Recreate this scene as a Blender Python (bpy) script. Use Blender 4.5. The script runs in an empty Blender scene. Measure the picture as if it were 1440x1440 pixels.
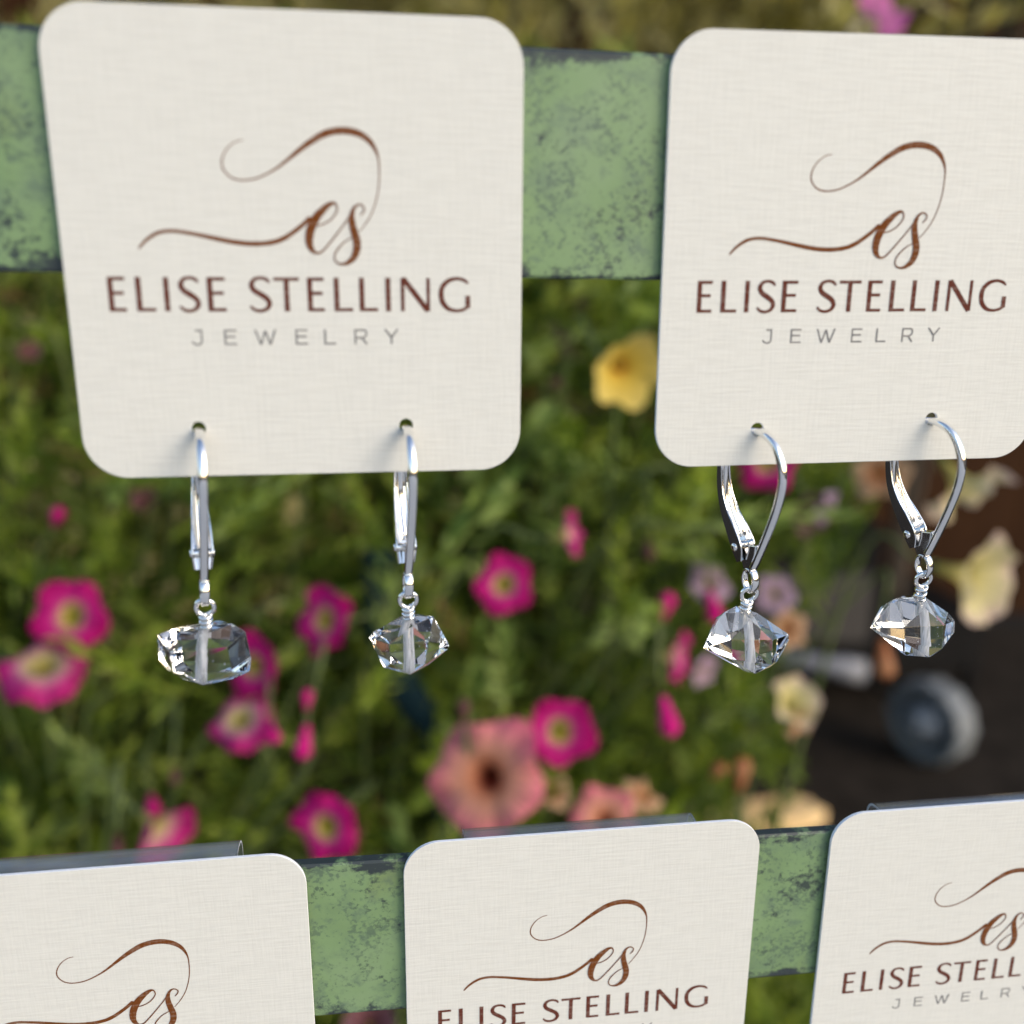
import bpy, bmesh, math, random
import numpy as np
from mathutils import Vector, Matrix

random.seed(7)
RNG = np.random.default_rng(11)
scene = bpy.context.scene
COL = scene.collection
MM = 0.001
GH = 1.2                       # eye height above the ground, metres

# ------------------------------------------------------------------ camera
CAM_R = Vector((0.9905983, -0.1355515, 0.0184583))
CAM_F = Vector((0.1356340, 0.9555597, -0.2617425))
CAM_U = Vector((0.0178416, 0.2617853, 0.9649612))
CAM_P = Vector((0.0, -112.4 * MM, GH))
FPX = 1349.9                   # focal length in pixels of the 1440 px picture
cam_data = bpy.data.cameras.new("camera")
cam = bpy.data.objects.new("camera", cam_data)
COL.objects.link(cam)
cam.matrix_world = Matrix(((CAM_R.x, CAM_U.x, -CAM_F.x, CAM_P.x),
                           (CAM_R.y, CAM_U.y, -CAM_F.y, CAM_P.y),
                           (CAM_R.z, CAM_U.z, -CAM_F.z, CAM_P.z),
                           (0, 0, 0, 1)))
cam_data.sensor_width = 36
cam_data.lens = 36 * FPX / 1440
cam_data.clip_start = 0.005
cam_data.clip_end = 500
cam_data.dof.use_dof = True
cam_data.dof.focus_distance = 0.130
cam_data.dof.aperture_fstop = cam_data.lens / 3.1
scene.camera = cam

# ------------------------------------------------------------------ light
SUN_TO = Vector((0.75, -0.62, 0.46)).normalized()      # towards the sun
world = bpy.data.worlds.new("World")
scene.world = world
world.use_nodes = True
wn = world.node_tree
bg = wn.nodes["Background"]
sky = wn.nodes.new("ShaderNodeTexSky")
sky.sky_type = 'NISHITA'
sky.sun_disc = False
sky.sun_elevation = math.asin(SUN_TO.z)
sky.sun_rotation = math.atan2(SUN_TO.x, SUN_TO.y)
sky.dust_density = 1.7
wn.links.new(sky.outputs[0], bg.inputs[0])
bg.inputs[1].default_value = 0.15
sd = bpy.data.lights.new("sun", 'SUN')
sd.energy = 0.85
sd.angle = math.radians(30)
sd.color = (1.0, 0.94, 0.86)
sun = bpy.data.objects.new("sun", sd)
COL.objects.link(sun)
sun.rotation_euler = SUN_TO.to_track_quat('Z', 'Y').to_euler()
vs = scene.view_settings
vs.view_transform = 'Standard'
vs.look = 'None'
vs.exposure = 0.72
vs.gamma = 1.0
vs.use_curve_mapping = False
scene.render.engine = 'CYCLES'
scene.cycles.use_denoising = True
scene.cycles.max_bounces = 9
scene.cycles.diffuse_bounces = 2
scene.cycles.glossy_bounces = 5
scene.cycles.transmission_bounces = 9
scene.cycles.sample_clamp_indirect = 6


# ------------------------------------------------------------------ helpers
def link(o, parent=None):
    COL.objects.link(o)
    if parent is not None:
        o.parent = parent
    return o


def mesh_obj(name, verts, faces, mat, parent=None, smooth=False, loc=None):
    me = bpy.data.meshes.new(name)
    me.from_pydata([tuple(v) for v in verts], [], faces)
    me.update()
    if smooth:
        for p in me.polygons:
            p.use_smooth = True
    if mat is not None:
        me.materials.append(mat)
    o = bpy.data.objects.new(name, me)
    if loc is not None:
        o.location = loc
    return link(o, parent)


def bm_obj(name, bm, mat, parent=None, smooth=False, loc=None):
    me = bpy.data.meshes.new(name)
    bm.to_mesh(me)
    bm.free()
    if smooth:
        for p in me.polygons:
            p.use_smooth = True
    if mat is not None:
        me.materials.append(mat)
    o = bpy.data.objects.new(name, me)
    if loc is not None:
        o.location = loc
    return link(o, parent)


def empty(name, loc, label, cat, group=None):
    o = bpy.data.objects.new(name, None)
    o.empty_display_size = 0.01
    o.location = loc
    link(o)
    tag(o, label, cat, group)
    return o


def tag(o, label, cat, group=None):
    o["label"] = label
    o["category"] = cat
    if group:
        o["group"] = group
    return o


def at(px, py, depth):
    """point seen at that place of the photograph, `depth` metres in front of the camera"""
    return CAM_P + depth * (CAM_F + CAM_R * ((px - 720) / FPX) - CAM_U * ((py - 720) / FPX))


def to_px(p):
    d = Vector(p) - CAM_P
    z = d.dot(CAM_F)
    return 720 + FPX * d.dot(CAM_R) / z, 720 - FPX * d.dot(CAM_U) / z, z


def catmull(pts, n=6):
    pts = [np.array(p, float) for p in pts]
    out = []
    for i in range(len(pts) - 1):
        p0 = pts[i - 1] if i else 2 * pts[0] - pts[1]
        p1, p2 = pts[i], pts[i + 1]
        p3 = pts[i + 2] if i + 2 < len(pts) else 2 * p2 - p1
        for k in range(n):
            t = k / n
            out.append(.5 * ((2 * p1) + (p2 - p0) * t + (2 * p0 - 5 * p1 + 4 * p2 - p3) * t * t
                             + (-p0 + 3 * p1 - 3 * p2 + p3) * t ** 3))
    out.append(pts[-1])
    return out


def tube(path, radii, seg=8, cap=True, section=None, up=None):
    """swept tube; section = list of 2-D points (units of radius) or None for a circle"""
    path = [Vector(p) for p in path]
    n = len(path)
    if not hasattr(radii, '__len__'):
        radii = [radii] * n
    if section is None:
        section = [(math.cos(2 * math.pi * k / seg), math.sin(2 * math.pi * k / seg)) for k in range(seg)]
    m = len(section)
    V, F = [], []
    a = None
    for i in range(n):
        t = (path[min(i + 1, n - 1)] - path[max(i - 1, 0)]).normalized()
        if up is not None:
            a = Vector(up)
            a = (a - t * a.dot(t)).normalized()
        else:
            if a is None:
                a = Vector((0, 0, 1)) if abs(t.z) < .9 else Vector((1, 0, 0))
            a = (a - t * a.dot(t)).normalized()
        b = t.cross(a)
        for (x, y) in section:
            V.append(path[i] + (a * x + b * y) * radii[i])
    for i in range(n - 1):
        for k in range(m):
            F.append((i * m + k, i * m + (k + 1) % m, (i + 1) * m + (k + 1) % m, (i + 1) * m + k))
    if cap:
        F.append(tuple(range(m - 1, -1, -1)))
        F.append(tuple((n - 1) * m + k for k in range(m)))
    return V, F


def join_geo(parts):
    V, F = [], []
    for v, f in parts:
        o = len(V)
        V += list(v)
        F += [tuple(i + o for i in q) for q in f]
    return V, F


def box_geo(x0, x1, y0, y1, z0, z1):
    V = [(x, y, z) for x in (x0, x1) for y in (y0, y1) for z in (z0, z1)]
    return V, [(0, 1, 3, 2), (4, 6, 7, 5), (0, 4, 5, 1), (2, 3, 7, 6), (0, 2, 6, 4), (1, 5, 7, 3)]


def box_obj(name, x0, x1, y0, y1, z0, z1, mat, parent=None, bevel=0.0, loc=None, seg=2):
    bm = bmesh.new()
    V, F = box_geo(x0, x1, y0, y1, z0, z1)
    vs_ = [bm.verts.new(v) for v in V]
    for q in F:
        bm.faces.new([vs_[i] for i in q])
    bmesh.ops.recalc_face_normals(bm, faces=bm.faces)
    if bevel:
        bmesh.ops.bevel(bm, geom=list(bm.edges), offset=bevel, segments=seg, profile=.5, affect='EDGES')
    return bm_obj(name, bm, mat, parent, loc=loc)


# ------------------------------------------------------------------ materials
def new_mat(name):
    m = bpy.data.materials.new(name)
    m.use_nodes = True
    nt = m.node_tree
    return m, nt, nt.nodes["Principled BSDF"]


def node(nt, kind, **kw):
    n = nt.nodes.new(kind)
    for k, v in kw.items():
        if k.startswith('i_'):
            n.inputs[k[2:].replace('_', ' ')].default_value = v
        else:
            setattr(n, k, v)
    return n


def ramp(nt, stops, interp='LINEAR'):
    r = nt.nodes.new("ShaderNodeValToRGB")
    r.color_ramp.interpolation = interp
    el = r.color_ramp.elements
    while len(el) < len(stops):
        el.new(0.5)
    for e, (p, c) in zip(el, stops):
        e.position = p
        e.color = (*c, 1) if len(c) == 3 else c
    return r


def mapped(nt, scale, kind='Object', loc=(0, 0, 0)):
    tc = nt.nodes.new("ShaderNodeTexCoord")
    mp = nt.nodes.new("ShaderNodeMapping")
    mp.inputs['Scale'].default_value = scale
    mp.inputs['Location'].default_value = loc
    nt.links.new(tc.outputs[kind], mp.inputs[0])
    return mp.outputs[0]


def mix_rgb(nt, fac, a, b, blend='MIX'):
    m = nt.nodes.new("ShaderNodeMix")
    m.data_type = 'RGBA'
    m.blend_type = blend
    for s, v in ((m.inputs[0], fac), (m.inputs[6], a), (m.inputs[7], b)):
        if isinstance(v, bpy.types.NodeSocket):
            nt.links.new(v, s)
        elif isinstance(v, (tuple, list)):
            s.default_value = (*v, 1) if len(v) == 3 else v
        else:
            s.default_value = v
    return m.outputs[2]


def math_n(nt, op, a, b=None, clamp=False):
    m = nt.nodes.new("ShaderNodeMath")
    m.operation = op
    m.use_clamp = clamp
    for i, v in enumerate((a, b)):
        if v is None:
            continue
        if isinstance(v, bpy.types.NodeSocket):
            nt.links.new(v, m.inputs[i])
        else:
            m.inputs[i].default_value = v
    return m.outputs[0]


def noise(nt, vec, scale=1.0, detail=2.0, rough=.5):
    n = nt.nodes.new("ShaderNodeTexNoise")
    n.inputs['Scale'].default_value = scale
    n.inputs['Detail'].default_value = detail
    n.inputs['Roughness'].default_value = rough
    nt.links.new(vec, n.inputs['Vector'])
    return n.outputs['Fac']


def linen_height(nt):
    """height field of a linen-embossed board, threads about 0.4 mm apart"""
    h = noise(nt, mapped(nt, (210, 10, 2900)), 1, 2.0, .55)
    v = noise(nt, mapped(nt, (2600, 10, 230), loc=(3, 1, 2)), 1, 2.0, .55)
    big = noise(nt, mapped(nt, (60, 60, 60)), 1, 1)
    hv = math_n(nt, 'ADD', math_n(nt, 'MULTIPLY', h, 1.15), math_n(nt, 'MULTIPLY', v, .55))
    return math_n(nt, 'ADD', hv, math_n(nt, 'MULTIPLY', big, .05))


def linen_bump(nt, bsdf, strength=1.0, dist=2.2e-5):
    b = nt.nodes.new("ShaderNodeBump")
    b.inputs['Strength'].default_value = strength
    b.inputs['Distance'].default_value = dist
    hh = linen_height(nt)
    nt.links.new(hh, b.inputs['Height'])
    nt.links.new(b.outputs[0], bsdf.inputs['Normal'])
    return hh


def card_mat():
    m, nt, b = new_mat("linen_card")
    hh = linen_bump(nt, b, 1.0, 5.0e-5)
    r = ramp(nt, [(.70, (.61, .60, .55)), (.95, (.64, .63, .578)), (1.2, (.645, .635, .583))])
    nt.links.new(hh, r.inputs[0])
    nt.links.new(r.outputs[0], b.inputs['Base Color'])
    b.inputs['Roughness'].default_value = .62
    b.inputs['Specular IOR Level'].default_value = .3
    return m


def ink_mat(name, c1, c2):
    m, nt, b = new_mat(name)
    hh = linen_bump(nt, b, 1.0, 3e-5)
    n = noise(nt, mapped(nt, (1500, 1500, 1500)), 1, 2)
    col = mix_rgb(nt, n, c1, c2)
    rw = ramp(nt, [(.86, (0, 0, 0)), (1.12, (.13, .13, .13))])
    nt.links.new(hh, rw.inputs[0])
    col = mix_rgb(nt, rw.outputs[0], col, (.55, .50, .44))
    nt.links.new(col, b.inputs['Base Color'])
    b.inputs['Roughness'].default_value = .8
    b.inputs['Specular IOR Level'].default_value = .08
    return m


def rail_mat():
    m, nt, b = new_mat("worn_green_paint")
    base = noise(nt, mapped(nt, (70, 70, 70)), 1, 4, .6)
    r0 = ramp(nt, [(.3, (.14, .22, .095)), (.5, (.17, .265, .118)), (.72, (.195, .285, .145))])
    nt.links.new(base, r0.inputs[0])
    # olive stains
    st = noise(nt, mapped(nt, (55, 55, 40), loc=(4, 2, 9)), 1, 3, .55)
    rs = ramp(nt, [(.55, (0, 0, 0)), (.75, (.75, .75, .75))])
    nt.links.new(st, rs.inputs[0])
    c1 = mix_rgb(nt, rs.outputs[0], r0.outputs[0], (.15, .17, .05))
    # bluish grey rubbed clouds
    cl = noise(nt, mapped(nt, (130, 130, 150), loc=(1, 7, 3)), 1, 5, .7)
    rc = ramp(nt, [(.50, (0, 0, 0)), (.70, (.5, .5, .5))])
    nt.links.new(cl, rc.inputs[0])
    c2 = mix_rgb(nt, rc.outputs[0], c1, (.085, .13, .10))
    dab = noise(nt, mapped(nt, (420, 420, 480), loc=(6, 3, 8)), 1, 3, .6)
    rd = ramp(nt, [(.55, (0, 0, 0)), (.72, (.5, .5, .5))])
    nt.links.new(dab, rd.inputs[0])
    c2 = mix_rgb(nt, rd.outputs[0], c2, (.07, .105, .09))
    spk = noise(nt, mapped(nt, (1500, 1500, 1700), loc=(9, 4, 1)), 1, 3, .6)
    spa = noise(nt, mapped(nt, (180, 180, 200), loc=(3, 9, 5)), 1, 3, .6)
    sps = math_n(nt, 'ADD', spk, math_n(nt, 'MULTIPLY', math_n(nt, 'SUBTRACT', spa, .5), .7))
    rsp = ramp(nt, [(.54, (0, 0, 0)), (.70, (.55, .55, .55))])
    nt.links.new(sps, rsp.inputs[0])
    c2 = mix_rgb(nt, rsp.outputs[0], c2, (.045, .07, .062))
    # dark chips
    ch = noise(nt, mapped(nt, (900, 900, 1000), loc=(5, 5, 1)), 1, 4, .65)
    area = noise(nt, mapped(nt, (95, 95, 120), loc=(8, 1, 3)), 1, 2, .5)
    chm = math_n(nt, 'ADD', ch, math_n(nt, 'MULTIPLY', math_n(nt, 'SUBTRACT', area, .5), 1.1))
    rch = ramp(nt, [(.62, (0, 0, 0)), (.78, (.9, .9, .9))])
    nt.links.new(chm, rch.inputs[0])
    c3 = mix_rgb(nt, rch.outputs[0], c2, (.022, .033, .035))
    # worn edges: bare dark metal close to the long edges, ragged
    tc = nt.nodes.new("ShaderNodeTexCoord")
    sx = nt.nodes.new("ShaderNodeSeparateXYZ")
    nt.links.new(tc.outputs['Object'], sx.inputs[0])
    az = math_n(nt, 'ABSOLUTE', sx.outputs['Z'])
    e = math_n(nt, 'MULTIPLY', math_n(nt, 'SUBTRACT', az, .0096), 330.0)   # 0..0.8 in the last 2.5 mm
    rg = noise(nt, mapped(nt, (260, 300, 420), loc=(2, 2, 2)), 1, 5, .7)
    em = math_n(nt, 'ADD', e, math_n(nt, 'MULTIPLY', math_n(nt, 'SUBTRACT', rg, .5), 2.6))
    re = ramp(nt, [(.50, (0, 0, 0)), (.80, (1, 1, 1))])
    nt.links.new(em, re.inputs[0])
    c4 = mix_rgb(nt, re.outputs[0], c3, (.024, .034, .036))
    nt.links.new(c4, b.inputs['Base Color'])
    b.inputs['Roughness'].default_value = .48
    bp = nt.nodes.new("ShaderNodeBump")
    bp.inputs['Strength'].default_value = .6
    bp.inputs['Distance'].default_value = 5e-5
    bp.invert = True
    nt.links.new(math_n(nt, 'ADD', rch.outputs[0], re.outputs[0]), bp.inputs['Height'])
    nt.links.new(bp.outputs[0], b.inputs['Normal'])
    return m


def silver_mat():
    m, nt, b = new_mat("polished_silver")
    b.inputs['Metallic'].default_value = 1
    b.inputs['Base Color'].default_value = (.93, .92, .90, 1)
    n = noise(nt, mapped(nt, (900, 900, 900)), 1, 3)
    r = ramp(nt, [(.3, (.05, .05, .05)), (.8, (.16, .16, .16))])
    nt.links.new(n, r.inputs[0])
    nt.links.new(r.outputs[0], b.inputs['Roughness'])
    return m


def crystal_mat():
    m, nt, b = new_mat("clear_quartz")
    b.inputs['Transmission Weight'].default_value = 1
    b.inputs['IOR'].default_value = 1.54
    b.inputs['Roughness'].default_value = 0.0
    b.inputs['Base Color'].default_value = (.99, .99, .995, 1)
    return m


def frosted_mat():
    """ground wall of a drilled hole: milky, streaked, half see-through"""
    m, nt, b = new_mat("frosted_drill_wall")
    b.inputs['Base Color'].default_value = (.93, .95, .98, 1)
    b.inputs['Roughness'].default_value = .55
    tr = nt.nodes.new("ShaderNodeBsdfTranslucent")
    tr.inputs[0].default_value = (.9, .92, .97, 1)
    m1 = nt.nodes.new("ShaderNodeMixShader")
    m1.inputs[0].default_value = .45
    nt.links.new(b.outputs[0], m1.inputs[1])
    nt.links.new(tr.outputs[0], m1.inputs[2])
    cl = nt.nodes.new("ShaderNodeBsdfTransparent")
    m2 = nt.nodes.new("ShaderNodeMixShader")
    n = noise(nt, mapped(nt, (1700, 1700, 180)), 1, 3)
    r = ramp(nt, [(.40, (.05, .05, .05)), (.66, (.75, .75, .75))])
    nt.links.new(n, r.inputs[0])
    nt.links.new(r.outputs[0], m2.inputs[0])
    nt.links.new(m1.outputs[0], m2.inputs[1])
    nt.links.new(cl.outputs[0], m2.inputs[2])
    nt.links.new(m2.outputs[0], nt.nodes["Material Output"].inputs[0])
    return m


def plastic_mat():
    """thin clear film: see-through with a slight grey tint, haze and surface gloss"""
    m, nt, b = new_mat("clear_acetate")
    nt.nodes.remove(b)
    tr = nt.nodes.new("ShaderNodeBsdfTransparent")
    tr.inputs[0].default_value = (.86, .87, .88, 1)
    gl = nt.nodes.new("ShaderNodeBsdfGlossy")
    gl.inputs['Roughness'].default_value = .12
    gl.inputs['Color'].default_value = (.9, .93, 1, 1)
    df = nt.nodes.new("ShaderNodeBsdfDiffuse")
    df.inputs[0].default_value = (.55, .58, .6, 1)
    m1 = nt.nodes.new("ShaderNodeMixShader")
    n = noise(nt, mapped(nt, (60, 300, 300)), 1, 3)
    r = ramp(nt, [(.4, (.10, .10, .10)), (.75, (.24, .24, .24))])
    nt.links.new(n, r.inputs[0])
    nt.links.new(r.outputs[0], m1.inputs[0])
    nt.links.new(tr.outputs[0], m1.inputs[1])
    nt.links.new(df.outputs[0], m1.inputs[2])
    lw = nt.nodes.new("ShaderNodeLayerWeight")
    lw.inputs[0].default_value = .5
    fq = math_n(nt, 'ADD', math_n(nt, 'MULTIPLY', math_n(nt, 'POWER', lw.outputs['Facing'], 3.0), .55), .05)
    m2 = nt.nodes.new("ShaderNodeMixShader")
    nt.links.new(fq, m2.inputs[0])
    nt.links.new(m1.outputs[0], m2.inputs[1])
    nt.links.new(gl.outputs[0], m2.inputs[2])
    nt.links.new(m2.outputs[0], nt.nodes["Material Output"].inputs[0])
    return m


def plain_mat(name, c1, c2, scale, rough=.6, metallic=0, bump=0, spec=.5):
    m, nt, b = new_mat(name)
    n = noise(nt, mapped(nt, scale), 1, 4, .6)
    r = ramp(nt, [(.3, c1), (.7, c2)])
    nt.links.new(n, r.inputs[0])
    nt.links.new(r.outputs[0], b.inputs['Base Color'])
    b.inputs['Roughness'].default_value = rough
    b.inputs['Metallic'].default_value = metallic
    b.inputs['Specular IOR Level'].default_value = spec
    if bump:
        bp = nt.nodes.new("ShaderNodeBump")
        bp.inputs['Distance'].default_value = bump
        nt.links.new(n, bp.inputs['Height'])
        nt.links.new(bp.outputs[0], b.inputs['Normal'])
    return m


def leaf_mat(name, dark, mid, bright, scale=22.0):
    """leaf colour varying from shoot to shoot and along the plant"""
    m, nt, b = new_mat(name)
    geo = nt.nodes.new("ShaderNodeNewGeometry")
    n1 = noise(nt, geo.outputs['Position'], scale, 2)
    oi = nt.nodes.new("ShaderNodeObjectInfo")
    rnd = math_n(nt, 'MULTIPLY', math_n(nt, 'SUBTRACT', oi.outputs['Random'], .5), .35)
    isl = math_n(nt, 'MULTIPLY', math_n(nt, 'SUBTRACT', geo.outputs['Random Per Island'], .5), .4)
    f = math_n(nt, 'ADD', math_n(nt, 'ADD', n1, rnd), isl)
    r = ramp(nt, [(.25, dark), (.5, mid), (.8, bright)])
    nt.links.new(f, r.inputs[0])
    nt.links.new(r.outputs[0], b.inputs['Base Color'])
    b.inputs['Roughness'].default_value = .5
    b.inputs['Specular IOR Level'].default_value = .22
    tr = nt.nodes.new("ShaderNodeBsdfTranslucent")
    tcol = mix_rgb(nt, 1.0, r.outputs[0], (1.5, 1.45, .6), 'MULTIPLY')
    nt.links.new(tcol, tr.inputs[0])
    mx = nt.nodes.new("ShaderNodeMixShader")
    mx.inputs[0].default_value = .35
    nt.links.new(b.outputs[0], mx.inputs[1])
    nt.links.new(tr.outputs[0], mx.inputs[2])
    nt.links.new(mx.outputs[0], nt.nodes["Material Output"].inputs[0])
    return m


def petal_mat(name, stops, vein=.25, R=.015):
    """petal colour by distance from the throat, with radial veins (unit flower of radius 1)"""
    m, nt, b = new_mat(name)
    tc = nt.nodes.new("ShaderNodeTexCoord")
    sx = nt.nodes.new("ShaderNodeSeparateXYZ")
    nt.links.new(tc.outputs['Object'], sx.inputs[0])
    r2 = math_n(nt, 'ADD', math_n(nt, 'MULTIPLY', sx.outputs[0], sx.outputs[0]),
                math_n(nt, 'MULTIPLY', sx.outputs[1], sx.outputs[1]))
    rad = math_n(nt, 'SQRT', r2)
    rad = math_n(nt, 'ADD', rad, math_n(nt, 'MULTIPLY', math_n(nt, 'SUBTRACT',
                 noise(nt, mapped(nt, (3, 3, 3)), 1, 3), .5), .22))
    rp = ramp(nt, stops)
    nt.links.new(rad, rp.inputs[0])
    ang = math_n(nt, 'ARCTAN2', sx.outputs[1], sx.outputs[0])
    cmb = nt.nodes.new("ShaderNodeCombineXYZ")
    nt.links.new(math_n(nt, 'MULTIPLY', ang, 6.0), cmb.inputs[0])
    nt.links.new(math_n(nt, 'MULTIPLY', rad, 1.2), cmb.inputs[1])
    vn = noise(nt, cmb.outputs[0], 1.6, 3)
    vr = ramp(nt, [(.35, (1 - vein, 1 - vein, 1 - vein)), (.65, (1, 1, 1))])
    nt.links.new(vn, vr.inputs[0])
    col = mix_rgb(nt, 1.0, rp.outputs[0], vr.outputs[0], 'MULTIPLY')
    nt.links.new(col, b.inputs['Base Color'])
    b.inputs['Roughness'].default_value = .6
    b.inputs['Specular IOR Level'].default_value = .1
    tr = nt.nodes.new("ShaderNodeBsdfTranslucent")
    nt.links.new(col, tr.inputs[0])
    mx = nt.nodes.new("ShaderNodeMixShader")
    mx.inputs[0].default_value = .35
    nt.links.new(b.outputs[0], mx.inputs[1])
    nt.links.new(tr.outputs[0], mx.inputs[2])
    nt.links.new(mx.outputs[0], nt.nodes["Material Output"].inputs[0])
    return m


M_CARD = card_mat()
M_BROWN = ink_mat("brown_ink", (.125, .038, .009), (.16, .052, .013))
M_MAROON = ink_mat("maroon_ink", (.095, .026, .017), (.12, .036, .023))
M_GREY = ink_mat("grey_ink", (.15, .145, .145), (.19, .185, .185))
M_RAIL = rail_mat()
M_SILVER = silver_mat()
M_CRYSTAL = crystal_mat()
M_FROST = frosted_mat()
M_PLASTIC = plastic_mat()
M_FILM_EDGE = plain_mat("cut_film_edge", (.50, .54, .58), (.66, .69, .73), (900, 900, 900), .3)
M_EDGE_LIGHT = plain_mat("skylit_board_edge", (.78, .79, .81), (.84, .85, .87), (800, 800, 800), .7)  # sky highlight along the cut edge, put into a whiter colour
M_GROUND = plain_mat("dark_earth", (.014, .0105, .0075), (.036, .028, .021), (14, 14, 14), .9, spec=.1)
M_BOUNCE = plain_mat("pale_bounce_floor", (.36, .36, .36), (.46, .46, .46), (3, 3, 3), .85)
M_SUNLIT = plain_mat("sunlit_ground_tan", (.70, .44, .17), (.86, .60, .30), (9, 9, 9), .85, spec=.2)  # sunlight on the ground, put into a bright warm colour
M_FENCE = plain_mat("brown_shaded_wood", (.022, .0085, .003), (.05, .02, .0065), (9, 9, 1.2), .8, spec=.1)  # deep shade over the fence is put into this dark wood colour
M_POST = plain_mat("dark_stained_wood", (.02, .010, .006), (.04, .02, .01), (9, 9, 1.5), .8, spec=.1)
M_PLANTER = plain_mat("weathered_planter_wood", (.06, .035, .02), (.11, .07, .04), (4, 30, 30), .8)
M_SOIL = plain_mat("potting_soil", (.012, .009, .006), (.035, .026, .018), (60, 60, 60), .95)
M_BLACK = plain_mat("black_cart_and_shade", (.006, .006, .006), (.012, .011, .011), (20, 20, 20), .6, spec=.08)  # black of the cart, also used for the shade beneath it
M_PANEL = plain_mat("warm_grey_panel", (.06, .053, .047), (.075, .067, .06), (8, 8, 8), .6, spec=.15)
M_BAR = plain_mat("grey_steel_bar", (.19, .19, .205), (.26, .26, .28), (30, 30, 30), .5)
M_TYRE = plain_mat("grey_wheel_plastic", (.10, .11, .115), (.24, .25, .255), (40, 40, 40), .6)
M_HUB = plain_mat("pale_hub_plastic", (.17, .185, .20), (.25, .265, .285), (25, 25, 25), .5)
M_DARKRING = plain_mat("dark_wheel_recess", (.008, .009, .01), (.016, .017, .018), (25, 25, 25), .7)
M_TEAL = plain_mat("dark_teal_paint", (.006, .020, .026), (.011, .032, .040), (30, 30, 30), .7, spec=.1)
M_STEM = plain_mat("green_stem", (.08, .12, .03), (.14, .17, .05), (60, 60, 60), .6)
M_LEAF = leaf_mat("petunia_leaf", (.085, .14, .012), (.255, .335, .036), (.45, .50, .12))
M_LEAF_COOL = leaf_mat("grey_green_leaf", (.075, .135, .028), (.25, .34, .085), (.42, .50, .18))
M_LEAF_DRY = leaf_mat("dry_leaf", (.16, .10, .03), (.34, .24, .09), (.46, .36, .17))
M_LEAF_DEEP = leaf_mat("shaded_leaf", (.06, .105, .018), (.20, .265, .036), (.34, .39, .09))  # darker copy of the leaf, shade inside the bed put into its colour
M_SHRUB = leaf_mat("olive_shrub_leaf", (.22, .20, .075), (.44, .40, .17), (.56, .50, .29), 7.0)
M_SHRUB_DARK = leaf_mat("dark_shrub_leaf", (.006, .012, .006), (.014, .024, .012), (.04, .05, .03), 7.0)  # near-black leaf tones carry the deep shade
M_TRUNK = plain_mat("bark", (.04, .028, .018), (.08, .06, .04), (20, 20, 5), .9)
M_STAMEN = plain_mat("yellow_anther", (.35, .28, .03), (.5, .4, .06), (5, 5, 5), .7)
P_MAGENTA = petal_mat("magenta_petal", [(.0, (.50, .46, .04)), (.22, (.56, .52, .07)), (.34, (.60, .30, .22)),
                                         (.46, (.60, .03, .24)), (.8, (.55, .006, .18)), (1.0, (.48, .005, .14))])
P_PALE = petal_mat("pale_pink_petal", [(.0, (.48, .44, .08)), (.3, (.58, .48, .20)), (.5, (.64, .32, .34)),
                                       (.68, (.60, .05, .26)), (1.0, (.52, .008, .17))])
P_PEACH = petal_mat("peach_petal", [(.0, (.12, .016, .012)), (.15, (.28, .05, .03)), (.30, (.66, .26, .14)),
                                    (.50, (.80, .36, .25)), (.75, (.82, .28, .28)), (1.0, (.80, .20, .27))], .35)
P_BUD = plain_mat("magenta_bud", (.42, .006, .12), (.58, .012, .20), (2, 2, 2), .6, spec=.1)
P_TAN = petal_mat("tan_petal", [(.0, (.30, .10, .03)), (.3, (.55, .22, .10)), (.7, (.66, .40, .22)), (1.0, (.68, .45, .28))], .3)
P_YELLOW = petal_mat("yellow_petal", [(.0, (.28, .08, .01)), (.2, (.58, .28, .03)), (.38, (.72, .50, .07)), (1.0, (.75, .59, .17))], .2)
P_CREAM = petal_mat("cream_petal", [(.0, (.5, .42, .08)), (.35, (.72, .62, .24)), (.75, (.76, .66, .36)), (1.0, (.72, .54, .44))], .2)
P_LILAC = petal_mat("lilac_petal", [(.0, (.4, .35, .12)), (.4, (.45, .30, .34)), (1.0, (.52, .35, .50))], .2)
P_PINK = petal_mat("lilac_pink_petal", [(.0, (.5, .45, .1)), (.3, (.6, .45, .3)), (.5, (.6, .2, .42)), (1.0, (.6, .16, .42))], .2)
P_DULL = petal_mat("withered_petal", [(.0, (.16, .06, .05)), (.5, (.22, .09, .10)), (1.0, (.26, .13, .14))], .3)


# ================================================================== SETTING
ground = mesh_obj("ground", [(-150, -150, 0), (150, -150, 0), (150, 150, 0), (-150, 150, 0)], [(0, 1, 2, 3)], M_GROUND)
ground["kind"] = "structure"

bounce_floor = box_obj("bounce_floor", -5, 5, -9, .12, -.05, .03, M_BOUNCE)  # unseen pale floor, added to bounce light into the silver and crystals
bounce_floor["kind"] = "structure"

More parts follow.
